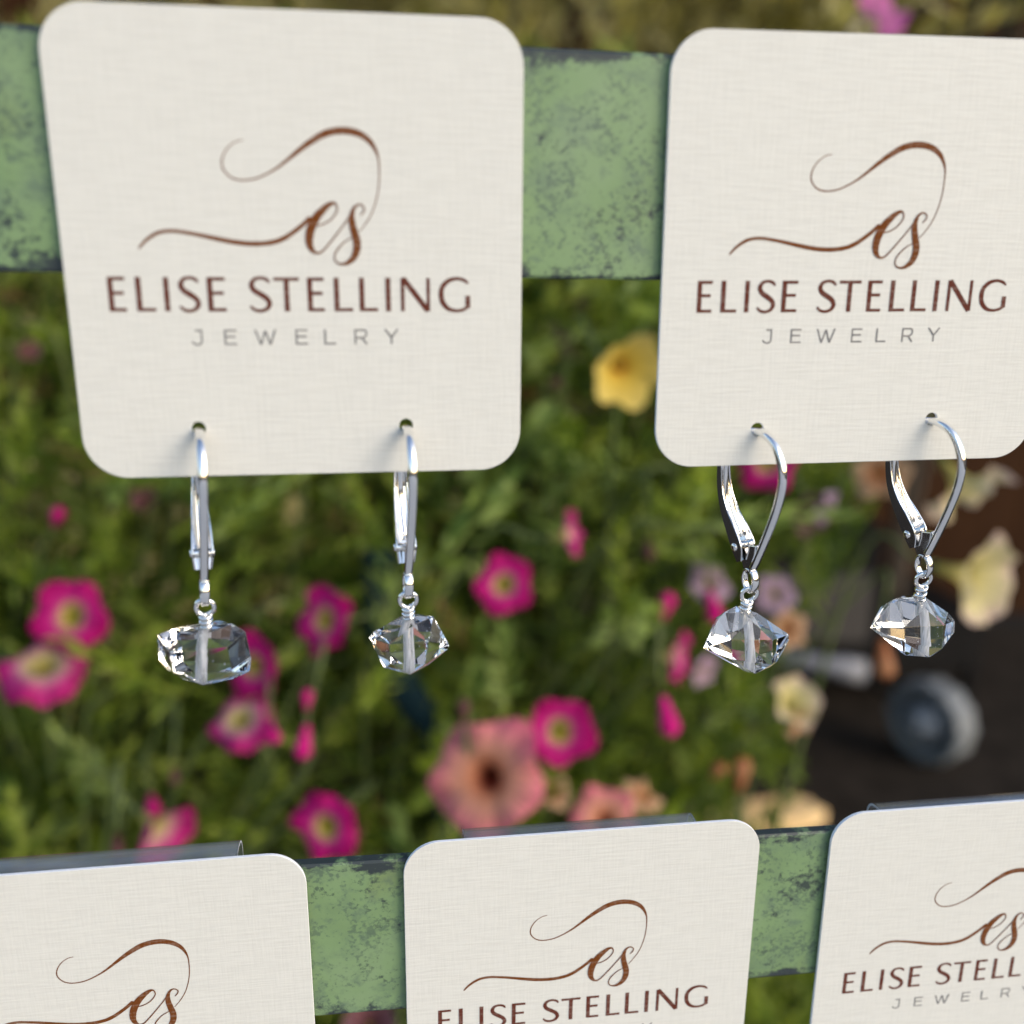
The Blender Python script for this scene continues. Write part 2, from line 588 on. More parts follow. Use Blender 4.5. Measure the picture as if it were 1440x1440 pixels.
# wooden fence far behind -------------------------------------------------
fence = empty("board_fence", (0.6, 2.75, 0), "dark brown vertical board fence behind the flowers, shade put into its colour", "fence")
proto = None
bx = -2.4
while bx < 3.4:
    w = .138 + random.uniform(-.004, .004)
    if proto is None:
        proto = box_obj("board", -.067, .067, -.011, .011, .03, 2.6, M_FENCE, fence, .004)
        o = proto
    else:
        o = proto.copy()
        link(o)
        o.parent = fence
    o.location = (bx - .6, random.uniform(-.004, .004), random.uniform(-.015, .015))
    o.rotation_euler = (0, 0, random.uniform(-.02, .02))
    bx += .1352
for z in (.4, 1.35, 2.3):
    box_obj("fence_rail", -3.1, 2.9, .018, .06, z - .045, z + .045, M_POST, fence, .004)
pp = None
for x in (-2.2, -.1, 2.0):
    if pp is None:
        pp = box_obj("fence_post", -.045, .045, .066, .156, 0, 2.65, M_POST, fence, .006)
        o = pp
    else:
        o = pp.copy()
        link(o)
        o.parent = fence
    o.location = (x, 0, 0)


# ================================================================== DISPLAY RACK
def W(x, z, y=0.0):
    """millimetres on the card plane -> metres in the world"""
    return Vector((x * MM, y * MM, GH + z * MM))


UP_TOP, UP_BOT = 21.6, -3.0
LO_TOP, LO_BOT = -79.3, -103.7
rack = empty("display_rack", (0.03, .0019, 0), "green painted metal rack whose two worn rails carry the earring cards", "rack")


def rail(zt, zb, wavy):
    h = (zt - zb) / 2 * MM
    bm = bmesh.new()
    n = 40
    x0, x1 = -.21, .27
    prof = [(-.00085, -h), (-.00085, h), (.00085, h), (.00085, -h)]
    c = .00035
    prof = [(-.00085, -h + c), (-.00085, h - c), (-.00085 + c * .6, h), (.00085 - c * .6, h), (.00085, h - c),
            (.00085, -h + c), (.00085 - c * .6, -h), (-.00085 + c * .6, -h)]
    rows = []
    for i in range(n + 1):
        x = x0 + (x1 - x0) * i / n
        dz = wavy * (math.sin(x * 31) + .5 * math.sin(x * 77 + 1)) * .00008
        rows.append([bm.verts.new((x, y, z + dz)) for (y, z) in prof])
    for i in range(n):
        for k in range(8):
            bm.faces.new((rows[i][k], rows[i][(k + 1) % 8], rows[i + 1][(k + 1) % 8], rows[i + 1][k]))
    bm.faces.new(rows[0])
    bm.faces.new(rows[-1])
    bmesh.ops.recalc_face_normals(bm, faces=bm.faces)
    o = bm_obj("rail", bm, M_RAIL, rack)
    o.location = Vector((0, 1.85 * MM, GH + (zt + zb) / 2 * MM)) - rack.location
    return o


rail(UP_TOP, UP_BOT, 1)
rail(LO_TOP, LO_BOT, -1)
for x in (-.20, .26):
    u = box_obj("upright", -.008, .008, 0, .012, 0, GH + .06, M_RAIL, rack, .001)
    u.location = Vector((x, 2.75 * MM, 0)) - rack.location
    u = box_obj("foot", -.012, .012, -.16, .16, 0, .012, M_RAIL, rack, .001)
    u.location = Vector((x, .0208 + .0, 0)) - rack.location
    u.location.z = 0
    u.location.x = x - rack.location.x + (.021 if x > 0 else -.021)


# ------------------------------------------------------------------ lettering
def ribbon(pts, smooth=True, n=7):
    """flat brush stroke; pts = (x, y down, width) in mm. Returns outline samples"""
    return catmull(pts, n) if smooth else [np.array(p, float) for p in pts]


def strokes_mesh(name, strokes, mat, parent):
    V, F = [], []
    for k, (pts, smooth) in enumerate(strokes):
        P = ribbon(pts, smooth)
        n = len(P)
        base = len(V)
        for i in range(n):
            t = P[min(i + 1, n - 1)][:2] - P[max(i - 1, 0)][:2]
            t = t / (np.hypot(*t) + 1e-9)
            nrm = np.array([-t[1], t[0]])
            w = max(P[i][2], .05) / 2
            hgt = .02 + .007 * (k % 5) + .006 * i / n
            for s in (1, -1):
                q = P[i][:2] + nrm * w * s
                V.append((q[0] * MM, -hgt * MM, -q[1] * MM))
        for i in range(n - 1):
            a = base + 2 * i
            F.append((a, a + 1, a + 3, a + 2))
        if smooth:                                    # rounded ends
            for i, sg in ((0, -1), (n - 1, 1)):
                t = (P[1][:2] - P[0][:2]) if i == 0 else (P[-1][:2] - P[-2][:2])
                t = t / (np.hypot(*t) + 1e-9) * sg
                w = max(P[i][2], .05) / 2
                q = P[i][:2] + t * w * .8
                hgt = .02 + .007 * (k % 5) + .006 * i / n
                V.append((q[0] * MM, -hgt * MM, -q[1] * MM))
                F.append((base + 2 * i, base + 2 * i + 1, len(V) - 1))
    o = mesh_obj(name, V, F, mat, parent)
    bm = bmesh.new()
    bm.from_mesh(o.data)
    for f in bm.faces:
        f.normal_update()
        if f.normal.y > 0:
            f.normal_flip()
    bm.to_mesh(o.data)
    bm.free()
    return o


SW1 = [(19.01, 14.25, 0.081), (18.28, 14.42, 0.101), (17.46, 14.99, 0.121), (16.84, 15.91, 0.142), (16.69, 16.87, 0.162), (17.08, 17.64, 0.162), (17.82, 18.16, 0.162), (18.77, 18.31, 0.162), (20.04, 18.14, 0.162), (21.3, 17.63, 0.182), (22.55, 16.92, 0.243), (23.8, 15.99, 0.344), (25.05, 15.01, 0.485), (26.3, 14.16, 0.607), (27.55, 13.47, 0.688), (28.82, 13.11, 0.708), (30.09, 13.06, 0.728), (31.28, 13.32, 0.688), (32.27, 13.9, 0.566), (32.91, 14.68, 0.405), (33.31, 15.7, 0.202), (33.4, 16.82, 0.142), (33.34, 18.31, 0.121), (33.08, 19.79, 0.121), (32.6, 21.24, 0.121), (31.99, 22.32, 0.121), (31.37, 23.14, 0.101), (31.0, 23.55, 0.081)]
SW2 = [(7.36, 25.49, 0.202), (7.88, 24.9, 0.283), (8.72, 24.24, 0.344), (9.77, 23.76, 0.364), (11.03, 23.64, 0.364), (12.5, 23.81, 0.364), (14.2, 24.12, 0.405), (15.9, 24.48, 0.465), (17.6, 24.77, 0.506), (19.32, 24.91, 0.506), (20.82, 24.85, 0.485), (22.1, 24.59, 0.485), (23.16, 24.1, 0.485), (24.22, 23.38, 0.445), (25.06, 22.71, 0.445), (25.69, 22.15, 0.485)]
EE = [(26.04, 22.97, 0.121), (26.9, 22.83, 0.142), (27.76, 22.42, 0.142), (28.38, 21.81, 0.142), (28.71, 21.14, 0.142), (28.49, 20.56, 0.202), (27.97, 20.63, 0.445), (27.17, 21.23, 0.688), (26.34, 22.14, 0.85), (25.73, 23.34, 0.89), (25.51, 24.53, 0.809), (25.71, 25.39, 0.566), (26.24, 25.84, 0.283), (26.89, 25.65, 0.182), (27.73, 24.78, 0.162), (28.67, 23.66, 0.142), (29.5, 22.63, 0.142), (30.12, 21.74, 0.162), (30.52, 21.03, 0.202)]
SS = [(31.21, 21.8, 0.121), (31.56, 21.39, 0.142), (31.63, 20.94, 0.142), (31.16, 20.64, 0.162), (30.63, 20.91, 0.283), (30.31, 21.63, 0.485), (30.26, 22.51, 0.688), (30.47, 23.55, 0.769), (30.73, 24.59, 0.809), (30.64, 25.61, 0.769), (30.19, 26.45, 0.607), (29.45, 26.96, 0.364), (28.68, 26.98, 0.182), (28.23, 26.57, 0.142), (28.31, 25.86, 0.142), (28.83, 25.15, 0.142), (29.47, 24.58, 0.121), (30.11, 24.22, 0.101), (30.43, 24.0, 0.081)]
SH = lambda t: ([(x + .7, y - 1.35, w * 1.03) for x, y, w in t], True)


def letter(ch, x0, x1, top, bot, sw, hw):
    """strokes of a capital between x0..x1 (mm) with stem width sw and bar width hw"""
    w, h = x1 - x0, bot - top
    P = lambda x, y, k: (x0 + x * w, bot - y * h, k)
    st = lambda pts: ([P(*p) for p in pts], False)
    sm = lambda pts: ([P(*p) for p in pts], True)
    a = sw / 2 / w if w > sw else .5
    b = hw / 2 / h
    if ch == 'E':
        return [st([(a, 0, sw), (a, 1, sw)]), st([(a, 1 - b, hw), (1, 1 - b, hw)]),
                st([(a, .535, hw), (.9, .535, hw)]), st([(a, b, hw), (1, b, hw)])]
    if ch == 'L':
        return [st([(a, 0, sw), (a, 1, sw)]), st([(a, b, hw), (1, b, hw)])]
    if ch == 'I':
        return [st([(.5, 0, sw), (.5, 1, sw)])]
    if ch == 'T':
        return [st([(.5, 0, sw), (.5, 1, sw)]), st([(0, 1 - b, hw), (1, 1 - b, hw)])]
    if ch == 'N':
        t = sw * .72
        c = t / 2 / w
        return [st([(c, 0, t), (c, 1, t)]), st([(c * 1.2, .99, sw * 1.1), (1 - c * 1.2, .01, sw * 1.1)]), st([(1 - c, 0, t), (1 - c, 1, t)])]
    if ch == 'S':
        return [sm([(.93, .86, hw * .8), (.82, .94, hw), (.55, .985, hw), (.25, .93, hw * 1.15), (.12, .78, sw * .95), (.22, .63, sw),
                    (.5, .51, sw * 1.08), (.78, .39, sw), (.91, .24, sw * .95), (.8, .09, hw * 1.2), (.5, .015, hw), (.22, .045, hw), (.04, .14, hw * .8)])]
    if ch == 'G':
        return [sm([(.93, .85, hw * .8), (.8, .94, hw), (.58, .985, hw), (.32, .92, hw * 1.3), (.13, .74, sw * .95), (.08, .50, sw * 1.05),
                    (.14, .25, sw), (.32, .07, hw * 1.3), (.56, .015, hw), (.78, .05, hw), (.93, .13, hw)]),
                st([(.93, .10, sw), (.93, .47, sw)])]
    if ch == 'J':
        return [sm([(.72, 1, sw), (.72, .6, sw), (.72, .26, sw), (.62, .08, sw), (.38, .02, sw), (.12, .10, sw), (.0, .22, sw)]),
                st([(.25, 1 - b, sw), (.72, 1 - b, sw)])]
    if ch == 'W':
        return [st([(.03, 1, sw), (.28, 0, sw)]), st([(.28, 0, sw), (.5, .93, sw)]), st([(.5, .93, sw), (.72, 0, sw)]), st([(.72, 0, sw), (.97, 1, sw)])]
    if ch == 'R':
        return [st([(a, 0, sw), (a, 1, sw)]),
                sm([(a, 1 - b, sw), (.55, 1 - b, sw), (.82, .93, sw), (.92, .72, sw), (.82, .51, sw), (.55, .43, sw), (a, .43, sw)]),
                st([(.58, .43, sw), (.95, 0, sw)])]
    if ch == 'Y':
        return [st([(.03, 1, sw), (.5, .45, sw)]), st([(.97, 1, sw), (.5, .45, sw)]), st([(.5, .45, sw), (.5, 0, sw)])]
    return []


NAME = [('E', 4.38, 6.22), ('L', 7.32, 9.3), ('I', 10.25, 10.83), ('S', 11.83, 14.07), ('E', 14.9, 16.85), ('S', 19.4, 21.76),
        ('T', 22.09, 24.87), ('E', 25.75, 27.6), ('L', 28.7, 30.75), ('L', 31.5, 33.55), ('I', 34.43, 35.03), ('N', 36.17, 39.46), ('G', 40.44, 44.04)]
SUBN = [('J', 12.89, 14.31), ('E', 16.38, 17.73), ('W', 19.70, 22.07), ('E', 24.2, 25.57), ('L', 27.41, 28.71), ('R', 30.79, 32.26), ('Y', 34.22, 35.76)]

CW, CH, CR, CT = 50.0, 49.6, 4.8, .5
HOLES = [(12.78, 44.05), (36.42, 44.05)]


def card_mesh(holes):
    """rounded square board with two punched holes, front face at y = 0"""
    bm = bmesh.new()
    loops = []
    pts = []
    for cx, cy, a0 in ((CW - CR, -CR, 0), (CR, -CR, 90), (CR, -CH + CR, 180), (CW - CR, -CH + CR, 270)):
        for k in range(13):
            a = math.radians(a0 + 90 * k / 12)
            pts.append((cx + CR * math.cos(a), cy + CR * math.sin(a)))
    loops.append(pts)
    for hx, hy in holes:
        loops.append([(hx + .82 * math.cos(2 * math.pi * k / 20), -hy + .82 * math.sin(2 * math.pi * k / 20)) for k in range(20)])
    edges = []
    for lp in loops:
        vs_ = [bm.verts.new((x * MM, 0, z * MM)) for x, z in lp]
        for i in range(len(vs_)):
            edges.append(bm.edges.new((vs_[i], vs_[(i + 1) % len(vs_)])))
    bmesh.ops.triangle_fill(bm, use_beauty=True, edges=edges)
    for f in bm.faces:
        f.normal_update()
        if f.normal.y > 0:
            f.normal_flip()
    front = list(bm.faces)
    r = bmesh.ops.extrude_face_region(bm, geom=front)
    bmesh.ops.translate(bm, verts=[v for v in r['geom'] if isinstance(v, bmesh.types.BMVert)], vec=(0, CT * MM, 0))
    bmesh.ops.recalc_face_normals(bm, faces=bm.faces)
    # slim bevel along the cut edge
    sharp = [e for e in bm.edges if len(e.link_faces) == 2 and e.calc_face_angle(0) > 1.0 and e.calc_length() > 0]
    bmesh.ops.bevel(bm, geom=sharp, offset=.07 * MM, segments=2, profile=.5, affect='EDGES')
    for f in bm.faces:
        f.normal_update()
        if abs(f.normal.y) < .5:
            f.material_index = 1
    return bm


def hanger_geo(zc):
    """clear strip: glued up the card's back, arched over the rail, short leg behind. zc = arch centre (mm, local)"""
    mid = []
    mid.append((.66, zc - 13))
    mid.append((.66, zc - 4))
    yc, r = 3.2, 2.6
    for k in range(15):
        a = math.pi - math.pi * k / 14
        c_, s_ = math.cos(a), math.sin(a)
        q_ = (abs(c_) ** 2.6 + abs(s_) ** 2.6) ** (-1 / 2.6)
        mid.append((yc + r * q_ * c_, zc + r * q_ * s_))
    mid.append((5.75, zc - 4))
    mid.append((5.5, zc - 9))
    t = .14
    V, F = [], []
    n = len(mid)
    xs = (8.4, 41.2)
    for i in range(n):
        y0, z0 = mid[max(i - 1, 0)]
        y1, z1 = mid[min(i + 1, n - 1)]
        d = math.hypot(y1 - y0, z1 - z0)
        ny, nz = -(z1 - z0) / d, (y1 - y0) / d
        y, z = mid[i]
        for x in xs:
            for s in (1, -1):
                V.append((x * MM, (y + ny * t * s) * MM, (z + nz * t * s) * MM))
    for i in range(n - 1):
        a, b = 4 * i, 4 * i + 4
        F += [(a, a + 2, b + 2, b), (a + 1, b + 1, b + 3, a + 3), (a, b, b + 1, a + 1), (a + 2, a + 3, b + 3, b + 2)]
    F += [(0, 1, 3, 2), (4 * n - 4, 4 * n - 2, 4 * n - 1, 4 * n - 3)]
    return V, F


CARDS = []


def earring_card(tlx, tlz, roll, rail_top, label, holes=None):
    root = empty("earring_card", W(tlx, tlz), label, "earring card", "logo cards hung on the green rails")
    root.rotation_euler = (0, -math.radians(roll), 0)
    if not CARDS:
        panel = bm_obj("card_panel", card_mesh(HOLES), M_CARD, root)
        panel.data.materials.append(M_EDGE_LIGHT)
        logo = strokes_mesh("logo_flourish", [SH(SW1), SH(SW2)], M_BROWN, root)
        mono = strokes_mesh("monogram", [SH(EE), SH(SS)], M_BROWN, root)
        mono.location.y = -.045 * MM
        s1 = []
        for i, (c, a, b) in enumerate(NAME):
            dz = .18 * (a - 4.4) / 38 * 0
            s1 += letter(c, a, b, 27.15 + dz, 30.85 + dz, .56, .36)
        nm = strokes_mesh("name_lettering", s1, M_MAROON, root)
        s2 = []
        for c, a, b in SUBN:
            s2 += letter(c, a, b, 32.85, 34.55, .19, .19)
        sb = strokes_mesh("trade_lettering", s2, M_GREY, root)
        CARDS.extend([panel, logo, mono, nm, sb])
    else:
        for k, p in enumerate(CARDS):
            if k == 0 and holes:
                bm_obj("card_panel", card_mesh(holes), M_CARD, root).data.materials.append(M_EDGE_LIGHT)
                continue
            c = p.copy()
            link(c)
            c.parent = root
    zc = rail_top - .75 - (tlz + 25 * math.tan(math.radians(roll)))
    V, F = hanger_geo(zc)
    h = mesh_obj("clear_hanger", V, F, M_PLASTIC, root)
    h.data.materials.append(M_FILM_EDGE)
    for p in h.data.polygons:
        if abs(p.normal.x) > .9:
            p.material_index = 1
    return root


earring_card(-33.75, 23.65, .63, UP_TOP, "cream logo card nearest the camera, hung at the left of the upper rail")
earring_card(32.75, 24.15, .95, UP_TOP, "cream logo card at the right of the upper rail, cut off by the frame", [(13.0, 45.1), (36.06, 44.3)])
earring_card(-60.70, -77.35, .82, LO_TOP, "cream logo card at the left of the lower rail, its name below the frame")
earring_card(2.15, -76.40, .51, LO_TOP, "cream logo card in the middle of the lower rail, flourish and name showing")
earring_card(62.80, -76.10, .60, LO_TOP, "cream logo card at the right end of the lower rail, cropped by the corner")


# ------------------------------------------------------------------ earrings
def earring(hx, hz, swivel, roll, outline, cdepth, label, fr, seed):
    root = empty("leverback_earring", W(hx, hz - .35, .2), label, "earring", "leverback earrings hanging from the upper cards")
    rs = random.Random(seed)
    ps, ro = math.radians(swivel), math.radians(roll)

    def L3(u, v, w=0.0):
        """u towards the viewer, v up, w sideways (mm), turned by the swivel and the sideways tilt"""
        x = u * math.sin(ps) + w * math.cos(ps)
        y = -u * math.cos(ps) + w * math.sin(ps)
        X = x * math.cos(ro) - v * math.sin(ro)
        Z = x * math.sin(ro) + v * math.cos(ro)
        return Vector((X * MM, y * MM, Z * MM))

    side = (L3(0, 0, 1) - L3(0, 0, 0)).normalized()
    # ear wire, nearly square in section
    sec = []
    for k in range(16):
        a = 2 * math.pi * k / 16 + math.pi / 16
        c, s = math.cos(a), math.sin(a)
        p = 3.2
        q = (abs(c) ** p + abs(s) ** p) ** (-1 / p)
        sec.append((c * q, s * q * .85))
    path = catmull([(-5.6, -3.6), (-4.3, -1.5), (-2.2, -.3), (-.2, .02), (1.6, -.25), (3.2, -1.5), (4.2, -3.6), (4.35, -5.8),
                    (3.7, -8.6), (2.5, -11.6), (1.1, -14.6), (-.15, -17.1), (-.75, -18.2)], 6)
    V, F = tube([L3(u, v) for u, v in path], .54 * MM, section=sec, up=side)
    mesh_obj("ear_wire", V, F, M_SILVER, root, True)
    # bottom eye of the wire: a flat ring lying in the profile plane
    rc = (-1.35, -20.05)
    ang = [math.radians(a) for a in np.linspace(62, 62 - 350, 34)]
    V, F = tube([L3(rc[0] + 1.0 * math.cos(a), rc[1] + 1.55 * math.sin(a)) for a in ang], .44 * MM,
                section=[(x * 1.25, y * .66) for x, y in sec], up=side)
    mesh_obj("eye", V, F, M_SILVER, root, True)
    # lever: U channel
    lp = catmull([(-6.0, -2.6, 1.55, .75), (-6.4, -5.4, 1.65, .85), (-6.35, -8.6, 1.8, 1.0), (-5.6, -11.4, 2.1, 1.3),
                  (-4.4, -14.0, 2.4, 1.8), (-3.4, -16.1, 2.5, 1.9), (-2.75, -17.7, 2.1, .9)], 5)
    V, F = [], []
    t = .2
    n = len(lp)
    for i in range(n):
        u, v, wd, fl = lp[i]
        u0, v0 = lp[max(i - 1, 0)][:2]
        u1, v1 = lp[min(i + 1, n - 1)][:2]
        d = math.hypot(u1 - u0, v1 - v0)
        nu, nv = -(v1 - v0) / d, (u1 - u0) / d          # towards the wire
        hw = wd / 2
        for (a, dep) in ((-hw, fl), (-hw, 0), (hw, 0), (hw, fl), (hw - t, fl), (hw - t, t), (-hw + t, t), (-hw + t, fl)):
            V.append(L3(u + nu * dep, v + nv * dep, a))
    for i in range(n - 1):
        for k in range(8):
            F.append((8 * i + k, 8 * i + (k + 1) % 8, 8 * i + 8 + (k + 1) % 8, 8 * i + 8 + k))
    F += [(0, 1, 6, 7), (1, 2, 5, 6), (2, 3, 4, 5)]
    m = 8 * (n - 1)
    F += [(m, m + 7, m + 6, m + 1), (m + 1, m + 6, m + 5, m + 2), (m + 2, m + 5, m + 4, m + 3)]
    bm = bmesh.new()
    vv = [bm.verts.new(p) for p in V]
    for q in F:
        bm.faces.new([vv[i] for i in q])
    bmesh.ops.recalc_face_normals(bm, faces=bm.faces)
    sharp = [e for e in bm.edges if len(e.link_faces) == 2 and e.calc_face_angle(0) > .9]
    bmesh.ops.bevel(bm, geom=sharp, offset=.05 * MM, segments=1, affect='EDGES')
    lever = bm_obj("lever", bm, M_SILVER, root)
    # spring tongue seen inside the channel and its rivet
    V, F = tube([L3(u, v) for u, v in catmull([(-5.2, -4.2), (-5.6, -6.2), (-5.6, -9.4), (-4.9, -11.6), (-3.2, -14.6)], 4)], .3 * MM,
                section=[(x * 1.1, y * .7) for x, y in sec], up=side)
    mesh_obj("spring_tongue", V, F, M_SILVER, lever, True)
    rp = [(-1.52, .12), (-1.47, .38), (-1.38, .50), (-1.2, .54), (1.2, .54), (1.38, .50), (1.47, .38), (1.52, .12)]
    V, F = tube([L3(-2.95, -15.6, w) for w, _ in rp], [r * MM for _, r in rp], 12)
    mesh_obj("rivet", V, F, M_SILVER, lever, True)
    hb = [(.25, -14.9), (-2.3, -15.2), (-2.55, -17.3), (-2.0, -18.75), (-.75, -18.75), (-.25, -17.4)]
    bm = bmesh.new()
    A_ = [bm.verts.new(L3(u, v, -.5)) for u, v in hb]
    B_ = [bm.verts.new(L3(u, v, .5)) for u, v in hb]
    bm.faces.new(A_)
    bm.faces.new(B_[::-1])
    for i in range(6):
        bm.faces.new((A_[i], B_[i], B_[(i + 1) % 6], A_[(i + 1) % 6]))
    bmesh.ops.recalc_face_normals(bm, faces=bm.faces)
    bmesh.ops.bevel(bm, geom=list(bm.edges), offset=.1 * MM, segments=2, affect='EDGES')
    bm_obj("hinge_block", bm, M_SILVER, root)
    # drop: round link, wrapped wire, crystal
    ox = outline
    cx = (min(p[0] for p in ox) + max(p[0] for p in ox)) / 2
    ztop = max(p[1] for p in ox)
    eye = L3(rc[0], rc[1] - 1.55)
    tx, tz = fr['top']                     # where the drill hole leaves the crystal
    dy = cdepth * MM
    top = Vector((tx * MM, dy, tz * MM)) + Vector((0, 0, .35 * MM))
    axis = (eye - top).normalized()
    sidex = Vector((1, 0, 0))
    sidex = (sidex - axis * sidex.dot(axis)).normalized()
    rcen = top + axis * ((eye - top).length - .5 * MM)
    pts = []
    for k in range(37):
        a = math.radians(-80 + 360 * k / 36 * .985)
        pts.append(rcen + sidex * (1.08 * MM * math.cos(a)) + axis * (1.08 * MM * math.sin(a)) + sidex.cross(axis) * (.22 * MM * (k / 36 - .5)))
    V, F = tube(pts, .30 * MM, 10)
    mesh_obj("link_ring", V, F, M_SILVER, root, True)
    bot = rcen - axis * 1.15 * MM
    ln = (bot - top).length + .15 * MM
    pts = []
    fwd = sidex.cross(axis)
    for k in range(61):
        f = k / 60
        a = 2 * math.pi * 2.4 * f
        pts.append(bot - axis * (ln * f) + sidex * (.62 * MM * math.cos(a)) + fwd * (.62 * MM * math.sin(a)))
    V, F = tube(pts, .27 * MM, 8)
    mesh_obj("wire_wrap", V, F, M_SILVER, root, True)
    # crystal: doubly pointed, faceted
    ox = [(x, z + .35) for x, z in ox]
    fr = dict(fr, front=[(x, y, z + .35) for x, y, z in fr['front']], back=[(x, y, z + .35) for x, y, z in fr['back']], bot=(fr['bot'][0], fr['bot'][1] + .35))
    pts = [Vector((x * MM, dy + rs.uniform(-.2, .2) * MM, z * MM)) for x, z in ox]
    zm = (max(p[1] for p in ox) + min(p[1] for p in ox)) / 2
    for (x, y, z) in fr['front']:
        pts.append(Vector((x * MM, dy - y * MM, z * MM)))
    for (x, y, z) in fr['back']:
        pts.append(Vector((x * MM, dy + y * MM, z * MM)))
    bm = bmesh.new()
    for p in pts:
        bm.verts.new(p)
    r = bmesh.ops.convex_hull(bm, input=list(bm.verts))
    bmesh.ops.delete(bm, geom=[g for g in r['geom_interior'] if isinstance(g, bmesh.types.BMVert)], context='VERTS')
    bmesh.ops.dissolve_limit(bm, angle_limit=math.radians(11), verts=list(bm.verts), edges=list(bm.edges))
    bmesh.ops.bevel(bm, geom=list(bm.edges), offset=.045 * MM, segments=1, affect='EDGES')
    bmesh.ops.triangulate(bm, faces=[f for f in bm.faces if len(f.verts) > 4])
    bmesh.ops.recalc_face_normals(bm, faces=bm.faces)
    cr = bm_obj("crystal", bm, M_CRYSTAL, root)
    # drilled channel with frosted wall
    b2 = Vector((fr['bot'][0] * MM, dy, fr['bot'][1] * MM))
    a2 = top - axis * .12 * MM
    d = (b2 - a2)
    V, F = tube([a2 + d * .03, a2 + d * .3, a2 + d * .55, a2 + d * .78, a2 + d * .95], [.62 * MM, .64 * MM, .68 * MM, .74 * MM, .80 * MM], 14)
    mesh_obj("drilled_channel", V, F, M_FROST, cr, True)
    fl = []
    for _ in range(7):
        p = (a2 + b2) / 2 + Vector((rs.uniform(-2.6, 2.6), rs.uniform(-1.6, 1.6), rs.uniform(-1.8, 1.8))) * MM
        e1 = Vector((rs.uniform(-1, 1), rs.uniform(-1, 1), rs.uniform(-1, 1))).normalized()
        e2 = e1.orthogonal().normalized()
        z = rs.uniform(.06, .2) * MM
        fl.append(([p, p + e1 * z * 2, p + e1 * z + e2 * z, p - e2 * z * .4 + e1 * z], [(0, 1, 2), (0, 3, 1)]))
    V, F = join_geo(fl)
    mesh_obj("inclusions", V, F, M_FROST, cr)
    V, F = tube([a2 + d * .03, a2 + d * .5, a2 + d * .93], .27 * MM, 10)
    mesh_obj("core_wire", V, F, M_SILVER, cr, True)
    return root


O1 = [[-6.91, -26.0], [-7.01, -29.49], [-6.25, -30.66], [-4.22, -32.1], [-1.68, -32.6], [1.97, -32.28], [3.84, -31.39], [4.1, -29.76], [3.61, -25.92], [2.04, -24.83], [-0.17, -24.84], [-5.02, -25.32]]
O2 = [[-4.88, -27.65], [-4.25, -26.9], [-2.53, -25.81], [0.16, -24.75], [3.3, -25.05], [5.3, -29.02], [5.12, -29.61], [2.65, -31.58], [0.08, -32.76], [-3.08, -31.83], [-3.93, -29.34]]
O3 = [[-4.08, -30.09], [-2.22, -25.98], [-1.42, -25.0], [0.1, -24.25], [3.16, -25.36], [6.45, -27.52], [7.76, -28.49], [8.06, -29.53], [6.62, -32.39], [5.68, -33.19], [3.51, -33.82], [2.09, -33.76], [-1.26, -31.95]]
O4 = [[-3.6, -29.22], [-1.78, -26.49], [-0.61, -25.19], [1.63, -24.96], [4.04, -25.14], [7.62, -27.43], [8.99, -28.84], [9.13, -30.43], [6.84, -33.63], [2.06, -33.54], [-1.37, -31.29]]

earring(-20.49, -20.16, 13, -1.6, O1, 2.0, "silver leverback earring with a blocky clear crystal, leftmost of the four",
        dict(top=(-1.05, -24.9), bot=(-2.1, -32.4),
             front=[(-4.9, 3.2, -27.1), (-4.5, 3.4, -29.6), (2.2, 3.3, -29.9), (1.9, 3.5, -26.6), (-1.0, 2.4, -25.3), (-1.5, 2.2, -32.0)],
             back=[(-4.0, 3.2, -26.4), (-4.2, 3.4, -30.2), (2.6, 3.2, -30.4), (2.4, 3.3, -27.0), (0, 2.4, -25.3), (-2, 2.4, -31.9)]), 1)
earring(3.15, -19.96, 7, .7, O2, 2.0, "silver leverback earring with a lopsided pointed crystal, under the right of the left card",
        dict(top=(.1, -24.9), bot=(.2, -32.4),
             front=[(-2.4, 3.1, -27.3), (-2.2, 3.2, -29.9), (2.0, 3.3, -30.1), (2.5, 3.3, -27.0), (.6, 2.3, -25.3), (.2, 2.2, -31.9)],
             back=[(-2.1, 3.2, -27.0), (-2.4, 3.2, -30.3), (2.4, 3.2, -29.8), (2.0, 3.4, -26.6), (0, 2.3, -25.3), (0, 2.3, -31.9)]), 2)
earring(46.50, -20.65, 23, 5.5, O3, 2.0, "silver leverback earring with a wide pointed crystal, under the left of the right card",
        dict(top=(1.3, -24.9), bot=(2.5, -33.5),
             front=[(-1.6, 3.4, -27.6), (-1.2, 3.4, -30.4), (4.3, 3.5, -31.3), (4.0, 3.6, -27.8), (1.2, 2.4, -25.2), (2.6, 2.3, -33.1)],
             back=[(-1.4, 3.3, -27.2), (-1.7, 3.4, -30.2), (4.2, 3.4, -31.5), (4.4, 3.5, -28.0), (1.4, 2.4, -25.2), (2.4, 2.4, -33.1)]), 3)
earring(69.54, -19.42, 23, 9.0, O4, 2.0, "silver leverback earring with a double pointed crystal, rightmost of the four",
        dict(top=(3.1, -25.3), bot=(4.4, -33.4),
             front=[(-.6, 3.4, -28.0), (-.2, 3.4, -30.2), (5.2, 3.5, -31.2), (4.9, 3.6, -27.8), (2.6, 2.5, -25.7), (4.2, 2.4, -32.9)],
             back=[(-.4, 3.4, -27.7), (-.7, 3.4, -30.4), (5.0, 3.4, -31.4), (5.2, 3.4, -28.0), (2.8, 2.5, -25.6), (4.0, 2.4, -32.9)]), 4)


